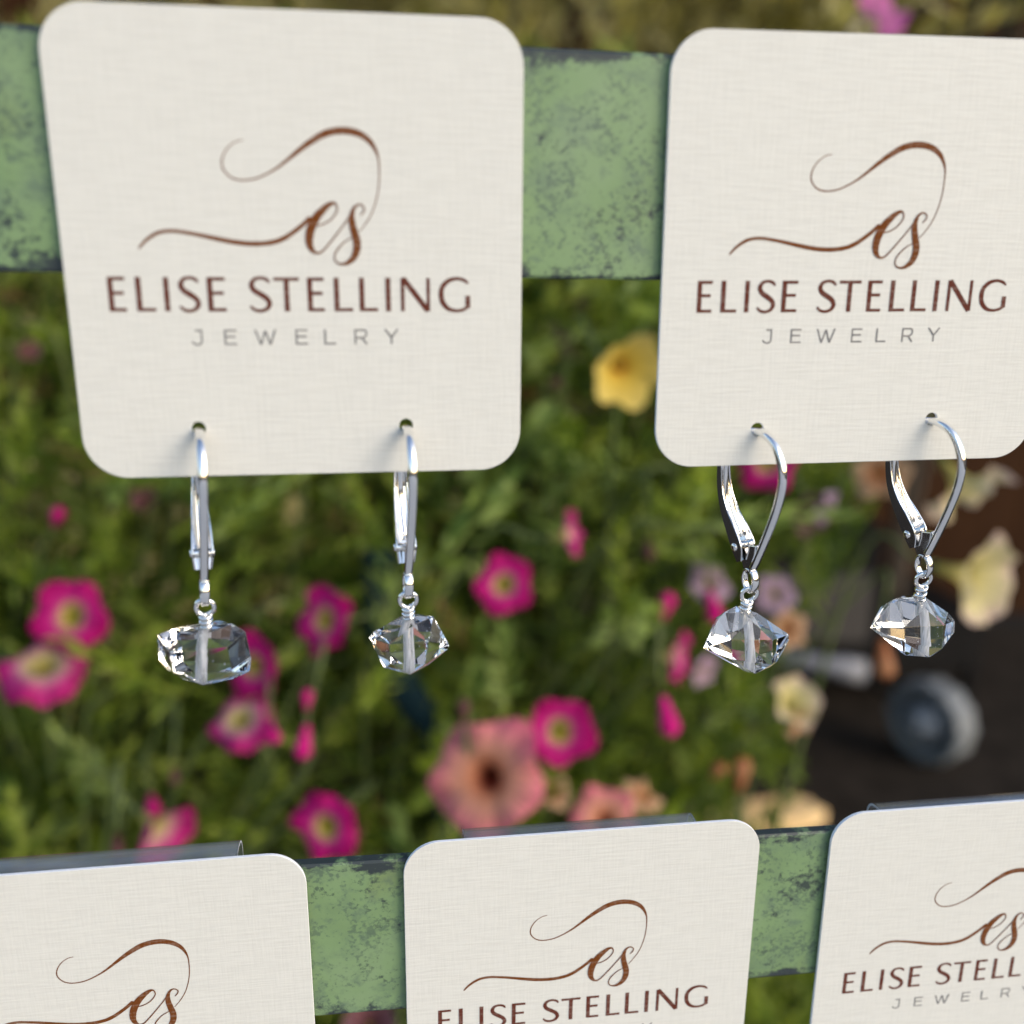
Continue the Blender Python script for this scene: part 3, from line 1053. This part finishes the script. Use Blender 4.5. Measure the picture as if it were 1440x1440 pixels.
# ================================================================== PLANTS
def shoot_mesh(seed, L, nl, ll, lw):
    """a leafy shoot along +Z: bent stem and narrow leaves (metres)"""
    r = random.Random(seed)
    bend = Vector((r.uniform(-.3, .3), r.uniform(-.3, .3), 0))
    P = []
    for i in range(6):
        t = i / 5
        P.append(Vector((0, 0, L * t)) + bend * (L * t * t))
    V, F = tube(P, [.0012 * (1 - .6 * i / 5) for i in range(6)], 5, cap=False)
    a = r.uniform(0, 6)
    for k in range(nl):
        t = (k + .6) / nl
        f = t * 5
        i = min(int(f), 4)
        p = P[i].lerp(P[i + 1], f - i)
        a += 2.4 + r.uniform(-.4, .4)
        size = (1 - .45 * t) * r.uniform(.75, 1.2)
        el = math.radians(20 + 45 * t + r.uniform(-15, 15))
        d = Vector((math.cos(a) * math.cos(el), math.sin(a) * math.cos(el), math.sin(el)))
        s = Vector((-math.sin(a), math.cos(a), 0))
        up = d.cross(s) * -1
        l, w = ll * size, lw * size
        b = len(V)
        drop = r.uniform(.05, .3)
        V += [p, p + d * l * .35 + s * w * .42 + up * w * .12, p + d * l * .35 - s * w * .42 + up * w * .12, p + d * l * .4,
              p + d * l * .7 + s * w * .36 - up * l * drop * .4, p + d * l * .7 - s * w * .36 - up * l * drop * .4, p + d * l - up * l * drop]
        F += [(b, b + 3, b + 1), (b, b + 2, b + 3), (b + 1, b + 3, b + 4), (b + 3, b + 2, b + 5), (b + 3, b + 6, b + 4), (b + 3, b + 5, b + 6)]
    return V, F


SHOOT_GEO = [shoot_mesh(100 + i, .062 + .006 * (i % 4), 20 + 2 * (i % 3), .019 + .002 * (i % 3), .0058 + .0005 * (i % 3)) for i in range(8)]


def geo_mesh(name, geo, mat, smooth=False):
    me = bpy.data.meshes.new(name)
    me.from_pydata([tuple(v) for v in geo[0]], [], geo[1])
    me.update()
    if smooth:
        for p in me.polygons:
            p.use_smooth = True
    me.materials.append(mat)
    return me


SHOOT_ME = [geo_mesh("leafy_shoot", g, M_LEAF, True) for g in SHOOT_GEO]
SHOOT_COOL = [geo_mesh("leafy_shoot", g, M_LEAF_COOL, True) for g in SHOOT_GEO]
SHOOT_BROAD = [geo_mesh("leafy_shoot", shoot_mesh(300 + i, .055 + .005 * i, 11, .030, .0135), (M_LEAF, M_LEAF_COOL)[i % 2], True) for i in range(4)]
SHOOT_DRY = [geo_mesh("leafy_shoot", shoot_mesh(400 + i, .05, 14, .018, .005), M_LEAF_DRY, True) for i in range(2)]


def quat_to(d, roll=0.0):
    return Vector(d).to_track_quat('Z', 'Y').to_matrix() @ Matrix.Rotation(roll, 3, 'Z')


def stuff_mesh(geos, items):
    VV, FF = [], []
    off = 0
    cache = [(np.array([tuple(v) for v in g[0]]), g[1]) for g in geos]
    for gi, rot, s, loc in items:
        v, f = cache[gi]
        VV.append((v * s) @ np.array(rot).T + np.array(loc))
        FF += [tuple(i + off for i in q) for q in f]
        off += len(v)
    return np.concatenate(VV), FF


SOIL_Z = GH - .52
PL_X0, PL_X1, PL_Y0, PL_Y1 = -.42, .30, .22, .56
planter = empty("planter_box", ((PL_X0 + PL_X1) / 2, (PL_Y0 + PL_Y1) / 2, 0), "tall weathered wooden planter box holding the petunias below the frame", "planter")
hx, hy = (PL_X1 - PL_X0) / 2, (PL_Y1 - PL_Y0) / 2
for k in range(4):
    z0 = .01 + k * .175
    for s in (-1, 1):
        box_obj("plank", -hx, hx, s * hy - .011, s * hy + .011, z0, z0 + .17, M_PLANTER, planter, .003)
        box_obj("plank", s * (hx - .013) - .011, s * (hx - .013) + .011, -hy + .013, hy - .013, z0, z0 + .17, M_PLANTER, planter, .003)
sv, sf = [], []
for i in range(13):
    for j in range(9):
        sv.append((-hx + .025 + (2 * hx - .05) * i / 12, -hy + .013 + (2 * hy - .026) * j / 8, SOIL_Z + random.uniform(-.008, .008)))
for i in range(12):
    for j in range(8):
        sf.append((i * 9 + j, i * 9 + 9 + j, i * 9 + 10 + j, i * 9 + 1 + j))
mesh_obj("soil", sv, sf, M_SOIL, planter)

plants = {
    'L': empty("petunia_plant", (-.24, .38, SOIL_Z), "magenta petunia plant filling the left half of the blurred background", "plant"),
    'M': empty("petunia_plant", (.0, .38, SOIL_Z), "magenta petunia plant in the blurred middle, left of the right earrings", "plant"),
    'P': empty("petunia_plant", (-.06, .30, SOIL_Z), "peach petunia plant with one big pink ruffled bloom above the lower rail", "plant"),
    'Y': empty("petunia_plant", (.16, .36, SOIL_Z), "yellow and cream petunia plant blurred around the right card", "plant"),
}


# -------- flowers
def corolla(seed, deep=1.1, flare=.95, ruff=.07, lobes=5, na=50, wilt=0.0, tw=0.0):
    """unit-radius trumpet opening towards +Z, mouth at z = 0"""
    r = random.Random(seed)
    ph = [r.uniform(0, 6) for _ in range(5)]
    prof = [(.035, -deep), (.06, -deep * .92), (.10, -deep * .7), (.145, -deep * .48), (.20, -deep * .30), (.29, -.19 * deep / 1.1),
            (.42, -.10), (.58, -.045), (.75, -.015), (.9, -.01), (1.0, -.045)]
    prof = [(rr + tw * max(0, 1 - rr / .5), z) for rr, z in prof]
    V, F = [], []
    n = len(prof)
    for i, (rr, z) in enumerate(prof):
        q = max(0, (rr - .25) / .75)
        for k in range(na):
            a = 2 * math.pi * k / na
            lob = 1 + q * q * (.075 * math.cos(lobes * a + ph[0]) - .03 * abs(math.sin(lobes * a / 2 + ph[0] / 2)) + .05 * math.sin(2 * a + ph[1]) + .03 * math.sin(3 * a + ph[3]))
            zz = z * (1 if rr < .25 else flare) + q * q * (ruff * math.sin(lobes * a + ph[2]) + ruff * .6 * math.sin(9 * a + ph[4])) - wilt * q * q * .6
            V.append((rr * lob * math.cos(a), rr * lob * math.sin(a), zz))
    for i in range(n - 1):
        for k in range(na):
            F.append((i * na + k, i * na + (k + 1) % na, (i + 1) * na + (k + 1) % na, (i + 1) * na + k))
    return V, F


def calyx_geo(deep=1.1):
    P = [(0, 0, -deep - .22), (0, 0, -deep - .1), (0, 0, -deep), (0, 0, -deep + .18)]
    g = [tube(P, [.05, .10, .12, .09], 8)]
    for k in range(5):
        a = 2 * math.pi * k / 5
        c, s = math.cos(a), math.sin(a)
        V = [(c * .10 - s * .05, s * .10 + c * .05, -deep), (c * .10 + s * .05, s * .10 - c * .05, -deep), (c * .30, s * .30, -deep + .42)]
        g.append((V, [(0, 1, 2)]))
    return join_geo(g)


def stamen_geo():
    g = []
    for k in range(5):
        a = 2 * math.pi * k / 5
        c, s = math.cos(a) * .055, math.sin(a) * .055
        g.append(tube([(c, s, -.40), (c, s, -.30), (c, s, -.26), (c, s, -.22)], [.015, .02, .05, .01], 5))
    return join_geo(g)


COR = {}
for nm, mt, kw in (('mag', P_MAGENTA, dict(deep=.75, tw=.10)), ('pale', P_PALE, dict(wilt=.5, ruff=.1)), ('peach', P_PEACH, dict(ruff=.10, deep=1.0, flare=.9)),
                   ('tan', P_TAN, dict(ruff=.12)), ('yel', P_YELLOW, dict(wilt=-1.0, ruff=.08, deep=.9)), ('cream', P_CREAM, dict(wilt=-.4, ruff=.12)), ('trump', P_PALE, dict(wilt=-.7, ruff=.08, deep=.8, tw=.05)), ('ltrump', P_PINK, dict(wilt=-.7, ruff=.1)),
                   ('lil', P_LILAC, dict(wilt=.3, ruff=.1)), ('dull', P_DULL, dict(wilt=-1.2, ruff=.14))):
    COR[nm] = [geo_mesh("flower", corolla(31 * i + len(nm), **dict(kw, wilt=kw.get('wilt', 0) + (0, .22, -.28, .1)[i], ruff=kw.get('ruff', .07) * (1, 1.5, .8, 1.9)[i])), mt, True) for i in range(4)]
CALYX = geo_mesh("calyx", calyx_geo(), M_STEM, True)
STAMEN = geo_mesh("stamens", stamen_geo(), M_STAMEN, True)
BUD_P = [(0, 0, -.9), (0, 0, -.7), (0, 0, -.3), (0, 0, .2), (0, 0, .6), (0, 0, .85), (0, 0, 1.0)]
BUD_GEO = tube(BUD_P, [.12, .22, .28, .42, .48, .30, .05], 10)
BUD = {n: geo_mesh("bud", BUD_GEO, m, True) for n, m in (('mag', P_BUD), ('dull', P_DULL), ('lil', P_LILAC), ('tan', P_TAN))}
nflower = [0]
SPOTS = []
STEMS = {k: [] for k in plants}


def cam_dir(dx, dy, dz):
    """direction given as right, up, towards the camera"""
    return (CAM_R * dx + CAM_U * dy - CAM_F * dz).normalized()


def flower(pl, kind, px, py, diam, face, depth=None, bud=False, squash=1.0):
    d = (depth or .43) - .015
    r = diam / 2 / FPX * d
    SPOTS.append((px, py, diam, d))
    p = at(px, py, d)
    i = nflower[0]
    nflower[0] += 1
    root = plants[pl]
    me = BUD[kind] if bud else COR[kind][i % 4]
    o = bpy.data.objects.new("bud" if bud else "flower", me)
    link(o, root)
    n = cam_dir(*face)
    m = quat_to(n, i * 2.1).to_4x4()
    sx = 1 / 1.0
    o.matrix_local = Matrix.Translation(p - root.location) @ m @ Matrix.Diagonal((r, r * squash, r, 1))
    if not bud:
        for nm, mm in (("calyx", CALYX), ("stamens", STAMEN))[:1 if kind == "peach" else 2]:
            c = bpy.data.objects.new(nm, mm)
            link(c, o)
    tail = p - n * r * 1.3
    STEMS[pl].append((tail, -n))
    return o


F_ = flower
# magenta plant, left
F_('L', 'mag', 98, 866, 104, (.15, .15, 1))
F_('L', 'pale', 60, 930, 116, (.25, .8, .62), .425)
F_('L', 'mag', 80, 728, 42, (.4, .5, .5), .47, True)
F_('L', 'mag', 452, 872, 96, (-.55, .1, .9), .43)
F_('L', 'mag', 352, 938, 96, (-.45, -.1, .95), .44)
F_('L', 'pale', 336, 1008, 92, (-.1, .68, .7), .43)
F_('L', 'mag', 384, 1030, 40, (.3, -.4, .6), .42, True)
F_('L', 'mag', 428, 1042, 52, (-.1, -1, .3), .42, True)
F_('L', 'mag', 432, 985, 34, (.1, .9, .3), .42, True)
F_('L', 'mag', 455, 1166, 100, (-.25, -.1, 1), .42)
F_('L', 'trump', 222, 1165, 92, (.75, -.35, .45), .42)
F_('L', 'mag', 214, 1130, 44, (.3, -.3, .6), .45, True)
F_('L', 'dull', 203, 706, 36, (.2, .3, .8), .47)
F_('L', 'dull', 40, 495, 30, (.6, .2, .8), .47)
F_('L', 'dull', 245, 1090, 30, (.2, -.6, .5), .44, True)
F_('L', 'dull', 165, 1190, 40, (.2, -.6, .5), .41, True)
# magenta plant, middle
F_('M', 'mag', 709, 822, 84, (.05, .1, 1), .44)
F_('M', 'trump', 800, 753, 66, (.93, .12, .3), .44)
F_('M', 'mag', 788, 1029, 98, (.12, .1, 1), .42)
F_('M', 'dull', 780, 541, 30, (.2, .3, .8), .47, True)
F_('M', 'mag', 935, 855, 50, (.2, .9, .4), .47, True)
F_('M', 'trump', 950, 925, 72, (.85, -.1, .4), .46)
F_('M', 'lil', 992, 945, 50, (.5, -.3, .6), .47)
F_('M', 'mag', 938, 1006, 62, (.2, -.95, .3), .44, True)
F_('M', 'dull', 912, 772, 36, (.1, -.9, .4), .47, True)
F_('M', 'mag', 1080, 652, 88, (-.2, -.35, .9), .48)
F_('M', 'dull', 1125, 718, 60, (.4, -.2, .8), .5)
F_('M', 'lil', 1168, 716, 48, (.7, -.4, .6), .49)
F_('M', 'lil', 1000, 818, 62, (.2, .5, .8), .49)
F_('M', 'mag', 1002, 852, 52, (.1, -.8, .5), .48, True)
F_('M', 'lil', 1092, 835, 58, (.2, .3, .8), .5)
F_('M', 'ltrump', 1232, 22, 92, (.55, .25, .7), .62)
F_('M', 'tan', 1110, 885, 58, (.3, .1, .8), .5)
# peach plant
F_('P', 'peach', 682, 1095, 168, (-.22, .16, 1), .40)
F_('P', 'dull', 652, 1000, 40, (0, .9, .4), .40, True)
F_('P', 'tan', 775, 1112, 58, (.2, .8, .6), .46)
F_('P', 'peach', 852, 1152, 96, (.05, .55, .85), .45)
F_('P', 'tan', 905, 1118, 58, (.5, .8, .5), .47)
F_('P', 'tan', 1008, 1085, 40, (.2, .5, .5), .5, True)
F_('P', 'tan', 1042, 1090, 56, (.05, 1, .2), .5, True)
F_('P', 'dull', 520, 1440, 70, (.1, .6, .7), .40)
# yellow and cream plant
F_('Y', 'yel', 876, 518, 108, (.40, -.42, .85), .43)
F_('Y', 'cream', 1372, 812, 128, (.55, -.2, .75), .44)
F_('Y', 'cream', 1358, 690, 116, (.42, -.85, .35), .46)
F_('Y', 'tan', 1240, 668, 76, (-.3, -.3, .8), .5)
F_('Y', 'tan', 1243, 925, 60, (0, -1, .2), .52, True)
F_('Y', 'cream', 1115, 990, 74, (.3, .5, .8), .48)
F_('Y', 'tan', 1128, 1018, 50, (.5, -.5, .6), .48)
F_('Y', 'cream', 1216, 42, 40, (-.5, .1, .8), .61)


# -------- leafy shoots
def foliage_ok(px, py):
    """where the bed has foliage, its ragged right-hand outline"""
    lim = [(-300, 1040), (100, 1020), (420, 1010), (640, 1250), (790, 1240), (820, 1085), (900, 1040), (950, 1120), (1050, 1140), (1070, 1040), (1200, 1130), (1300, 1260), (1500, 1300)]
    for (y0, x0), (y1, x1) in zip(lim[:-1], lim[1:]):
        if y0 <= py < y1:
            return px < x0 + (x1 - x0) * (py - y0) / (y1 - y0) - 20
    return px < 1100


def plant_for(px, py):
    if py > 1010 and 560 < px < 1150:
        return 'P'
    if px > 1000 or (py < 620 and px > 790):
        return 'Y'
    return 'L' if px < 590 else 'M'


near, deep = [], []
tries = 0
while len(near) < 300 and tries < 20000:
    tries += 1
    px, py = random.uniform(-110, 1290), random.uniform(140, 1500)
    d = random.uniform(.43, .54)
    if not foliage_ok(px, py):
        continue
    if 40 < py < 620 and (70 < px < 700 or 960 < px):      # behind the cards: thinner
        if random.random() < .7:
            continue
    if py > 1230 and random.random() < .5:
        continue
    if any(math.hypot(px - fx, py - fy) < fd * .62 + 22 and d < fz + .05 for fx, fy, fd, fz in SPOTS):
        continue
    near.append((px, py, d))
tries = 0
while len(deep) < 2300 and tries < 60000:
    tries += 1
    px, py = random.uniform(-200, 1290), random.uniform(120, 1560)
    if not foliage_ok(px + 25, py):
        continue
    deep.append((px, py, random.uniform(.50, .66)))

for (px, py, d) in near:
    pl = plants[plant_for(px, py)]
    p = at(px, py, d)
    dirn = Vector((random.gauss(0, .6), random.gauss(-.45, .45), random.gauss(.55, .5)))
    if px > 950:
        dirn += Vector((.5, 0, 0))
    m = quat_to(dirn.normalized(), random.uniform(0, 6.28)).to_4x4()
    s = random.uniform(.55, .95)
    kk = plant_for(px, py)
    rv = random.random()
    pool = SHOOT_DRY if rv < .05 else SHOOT_BROAD if rv < (.45 if kk == 'P' else .14) else SHOOT_COOL if rv < (.7 if kk in 'MY' else .35) else SHOOT_ME
    o = bpy.data.objects.new("leafy_shoot", random.choice(pool))
    link(o, pl)
    start = p - dirn.normalized() * .03 * s
    o.matrix_local = Matrix.Translation(start - pl.location) @ m @ Matrix.Scale(s, 4)
    if random.random() < .3:
        STEMS[plant_for(px, py)].append((start, -dirn.normalized()))
items = {k: [] for k in plants}
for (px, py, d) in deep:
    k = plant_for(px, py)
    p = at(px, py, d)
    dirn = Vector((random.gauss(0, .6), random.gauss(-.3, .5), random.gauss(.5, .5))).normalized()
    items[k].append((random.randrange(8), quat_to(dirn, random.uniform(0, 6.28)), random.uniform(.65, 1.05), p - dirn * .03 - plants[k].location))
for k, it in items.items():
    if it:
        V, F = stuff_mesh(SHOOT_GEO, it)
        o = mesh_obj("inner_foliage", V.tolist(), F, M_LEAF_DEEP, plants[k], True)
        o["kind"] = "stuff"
# stems from the soil to flowers and shoots
for k, st in STEMS.items():
    g = []
    root = plants[k].location
    for (p, d) in st:
        b = Vector((root.x + (p.x - root.x) * .35 + random.uniform(-.03, .03), min(max(p.y + .05, PL_Y0 + .04), PL_Y1 - .04), SOIL_Z - .01))
        c1 = p + Vector(d) * .03
        c2 = c1.lerp(b, .4) + Vector((random.uniform(-.02, .02), .03, .03))
        pts = [Vector(q) - root for q in catmull([p, c1, c2, b], 5)]
        n = len(pts)
        g.append(tube(pts, [.0008 + .0009 * i / n for i in range(n)], 5))
    V, F = join_geo(g)
    mesh_obj("stems", V, F, M_STEM, plants[k], True)

# dark teal garden stake curving among the flowers
st = empty("garden_stake", at(640, 1500, .50) * 1.0, "dark teal curved garden stake among the foliage behind the left card's right earring", "stake")
st.location.z = SOIL_Z - .05
pts = catmull([at(535, 790, .475), at(535, 850, .475), at(548, 920, .475), at(580, 985, .475), at(625, 1050, .48), at(640, 1250, .49), Vector(st.location)], 6)
pts = [Vector(p) - st.location for p in pts]
V, F = tube(pts, .0085, section=[(math.cos(a) * (1 if abs(math.cos(a)) > .5 else .8), math.sin(a) * .5) for a in np.linspace(0, 2 * math.pi, 13)[:-1]], up=CAM_R)
mesh_obj("stake_rod", V, F, M_TEAL, st, True)
V, F = tube([Vector(pts[0]) + Vector((0, 0, dz)) for dz in (-.002, .003, .006, .007)], [.0085, .0088, .007, .002], 12)
mesh_obj("stake_cap", V, F, M_TEAL, st, True)


# -------- shrubs far behind
def shrub(x, y, rx, ry, z0, z1, n, mat, label, size):
    root = empty("shrub", (x, y, 0), label, "shrub", "shrubs along the fence")
    it = []
    for _ in range(n):
        a = random.uniform(0, 6.28)
        rr = random.random() ** .4
        p = Vector((rx * rr * math.cos(a), ry * rr * math.sin(a), random.uniform(z0, z1) + random.gauss(0, .04)))
        dirn = Vector((math.cos(a) + random.gauss(0, .5), math.sin(a) + random.gauss(0, .5), random.gauss(.6, .4))).normalized()
        it.append((random.randrange(8), quat_to(dirn, random.uniform(0, 6.28)), size * random.uniform(.7, 1.2), p))
    V, F = stuff_mesh(SHOOT_GEO, it)
    f = mesh_obj("crown", V.tolist(), F, mat, root, True)
    f["kind"] = "stuff"
    g = []
    for k in range(7):
        a = k * .9
        e = Vector((rx * .6 * math.cos(a), ry * .6 * math.sin(a), z0 + (z1 - z0) * .75))
        g.append(tube([Vector(q) for q in catmull([(0, 0, -.02), (e.x * .2, e.y * .2, z0 * .6 + .1), tuple(e)], 5)], [.016 * (1 - .07 * i) for i in range(11)], 6))
    V, F = join_geo(g)
    mesh_obj("trunk", V, F, M_TRUNK, root, True)
    return root


shrub(-.55, 1.5, .6, .35, .5, 2.1, 700, M_SHRUB, "olive shrub rising behind the left of the upper rail", 3.0)
shrub(.34, 1.35, .42, .28, 1.32, 2.1, 420, M_SHRUB, "olive brown shrub showing above the rail between the upper cards", 3.0)
shrub(1.45, 2.3, .55, .3, 1.3, 2.5, 350, M_SHRUB_DARK, "dark green shrub with deep shade put into its leaf colour at the upper right corner", 2.3)


# ================================================================== CART
CD = 2.363
wc = at(1312, 1002, CD)
wr = 60 / FPX * CD
cart = empty("wheeled_cart", (wc.x - .25, wc.y + .12, 0), "dark wheeled cart with a grey wheel and pale bar, blurred behind the right earrings", "cart")
C0 = cart.location.copy()
wz = wr


def wheel(loc, rotz):
    # profile (radius, depth towards the viewer), lathed about local -Y
    def lathe(prof, n=48, tread=0.0):
        V, F = [], []
        for (r, d) in prof:
            for k in range(n):
                a = 2 * math.pi * k / n
                q = r * (1 - (tread if (k // 2) % 2 and r > wr * .93 else 0))
                V.append((q * math.cos(a), -d, q * math.sin(a)))
        for i in range(len(prof) - 1):
            for k in range(n):
                F.append((i * n + k, (i + 1) * n + k, (i + 1) * n + (k + 1) % n, i * n + (k + 1) % n))
        return V, F
    R = wr
    w = bpy.data.objects.new("wheel", None)
    link(w, cart)
    w.empty_display_size = .02
    w.location = loc
    w.rotation_euler = (0, 0, rotz)
    V, F = lathe([(R * .62, -.03), (R * .95, -.03), (R, -.02), (R, .03), (R * .96, .042), (R * .72, .042), (R * .64, .03), (R * .62, .0)], tread=.05)
    mesh_obj("tyre", V, F, M_TYRE, w, True)
    V, F = lathe([(R * .63, .005), (R * .38, -.005), (R * .0001, -.006)])
    mesh_obj("rim", V, F, M_DARKRING, w, True)
    V, F = lathe([(R * .46, -.004), (R * .46, .05), (R * .40, .06), (R * .14, .062), (R * .12, .075), (R * .0001, .077)])
    mesh_obj("hub", V, F, M_HUB, w, True)
    return w


wp = Vector((wc.x, wc.y, wz)) - C0
wheel(wp, math.radians(-66))
wheel(wp + Vector((-.16, .62, 0)), math.radians(114))
V, F = tube([wp + Vector((.02, -.02, 0)), wp + Vector((-.17, .64, 0))], .012, 10)
mesh_obj("axle", V, F, M_BLACK, cart, True)


def cart_pt(px, py, dd=0.0):
    return at(px, py, CD + dd) - C0


def hull_box(name, a, b, c, dep, mat, bev=.006):
    """slab spanned by three corners (lower left, lower right, upper left) and a depth"""
    e1, e2 = b - a, c - a
    nrm = e1.cross(e2).normalized()
    if nrm.y < 0:
        nrm = -nrm
    bm = bmesh.new()
    pts = [a, b, b + e2, c]
    f = [bm.verts.new(p) for p in pts]
    g = [bm.verts.new(p + nrm * dep) for p in pts]
    bm.faces.new(f)
    bm.faces.new(g[::-1])
    for i in range(4):
        bm.faces.new((f[i], g[i], g[(i + 1) % 4], f[(i + 1) % 4]))
    bmesh.ops.recalc_face_normals(bm, faces=bm.faces)
    bmesh.ops.bevel(bm, geom=list(bm.edges), offset=bev, segments=2, affect='EDGES')
    return bm_obj(name, bm, mat, cart)


# cabinet with grey front panel, pale bar across its foot, black block of shade behind
a = cart_pt(1040, 905)
b = cart_pt(1222, 905)
b.z = a.z
hull_box("cabinet", a + Vector((0, .01, 0)), b + Vector((.02, .01, 0)), a + Vector((0, .01, .30)), .42, M_BLACK, .01)
hull_box("front_panel", a + Vector((.02, -.012, .012)), b + Vector((-.008, -.012, .012)), a + Vector((.02, -.012, .19)), .02, M_PANEL)
p0, p1 = cart_pt(1060, 915, -.04), cart_pt(1214, 945, -.04)
V, F = tube([p0, p0.lerp(p1, .7), p0.lerp(p1, .8), p1], [.02, .02, .028, .028], 14)
mesh_obj("bar", V, F, M_BAR, cart, True)
lo = Vector((a.x - .02, a.y + .10, .10))
hull_box("shade_body", lo, lo + Vector((.80, .06, 0)), lo + Vector((0, 0, a.z - .10 - .01)), .36, M_BLACK, .01)  # black block stands in for deep shade under and behind the cart
zb = a.z
for (x, y) in ((a.x + .01, a.y + .12), (a.x + .74, a.y + .16), (a.x + .01, a.y + .42), (a.x + .74, a.y + .44)):
    o = box_obj("leg", -.014, .014, -.014, .014, 0, .12, M_BLACK, cart, .002)
    o.location = (x, y, 0)


# ================================================================== SUNLIT GROUND PATCH
def ground_pt(px, py):
    d = CAM_F + CAM_R * ((px - 720) / FPX) - CAM_U * ((py - 720) / FPX)
    return CAM_P + d * (-CAM_P.z / d.z)


SUN_PATCHES = (("broad patch of sunlit ground, its glow put into a pale slab, between the peach petunias and the cart", 1055, 1160, .34, .10, .1),
         )
for lab, px, py, w, dpt, rz in SUN_PATCHES:
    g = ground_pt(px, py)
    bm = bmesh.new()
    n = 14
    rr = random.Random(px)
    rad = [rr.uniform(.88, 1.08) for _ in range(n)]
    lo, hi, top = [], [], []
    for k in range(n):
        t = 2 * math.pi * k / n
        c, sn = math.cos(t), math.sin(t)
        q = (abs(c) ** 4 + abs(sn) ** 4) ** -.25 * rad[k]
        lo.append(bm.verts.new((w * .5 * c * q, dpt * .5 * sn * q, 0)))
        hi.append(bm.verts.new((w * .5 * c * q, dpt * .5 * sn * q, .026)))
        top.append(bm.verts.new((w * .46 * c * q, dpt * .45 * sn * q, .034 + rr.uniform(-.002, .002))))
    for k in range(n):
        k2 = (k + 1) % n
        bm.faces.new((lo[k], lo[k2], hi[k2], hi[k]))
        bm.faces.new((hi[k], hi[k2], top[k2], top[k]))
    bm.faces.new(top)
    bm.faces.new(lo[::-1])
    o = bm_obj("sun_patch", bm, M_SUNLIT, None)
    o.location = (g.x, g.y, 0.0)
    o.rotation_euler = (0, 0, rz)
    tag(o, lab, "paving slab")  # the slab stands in for a patch of sunlit ground
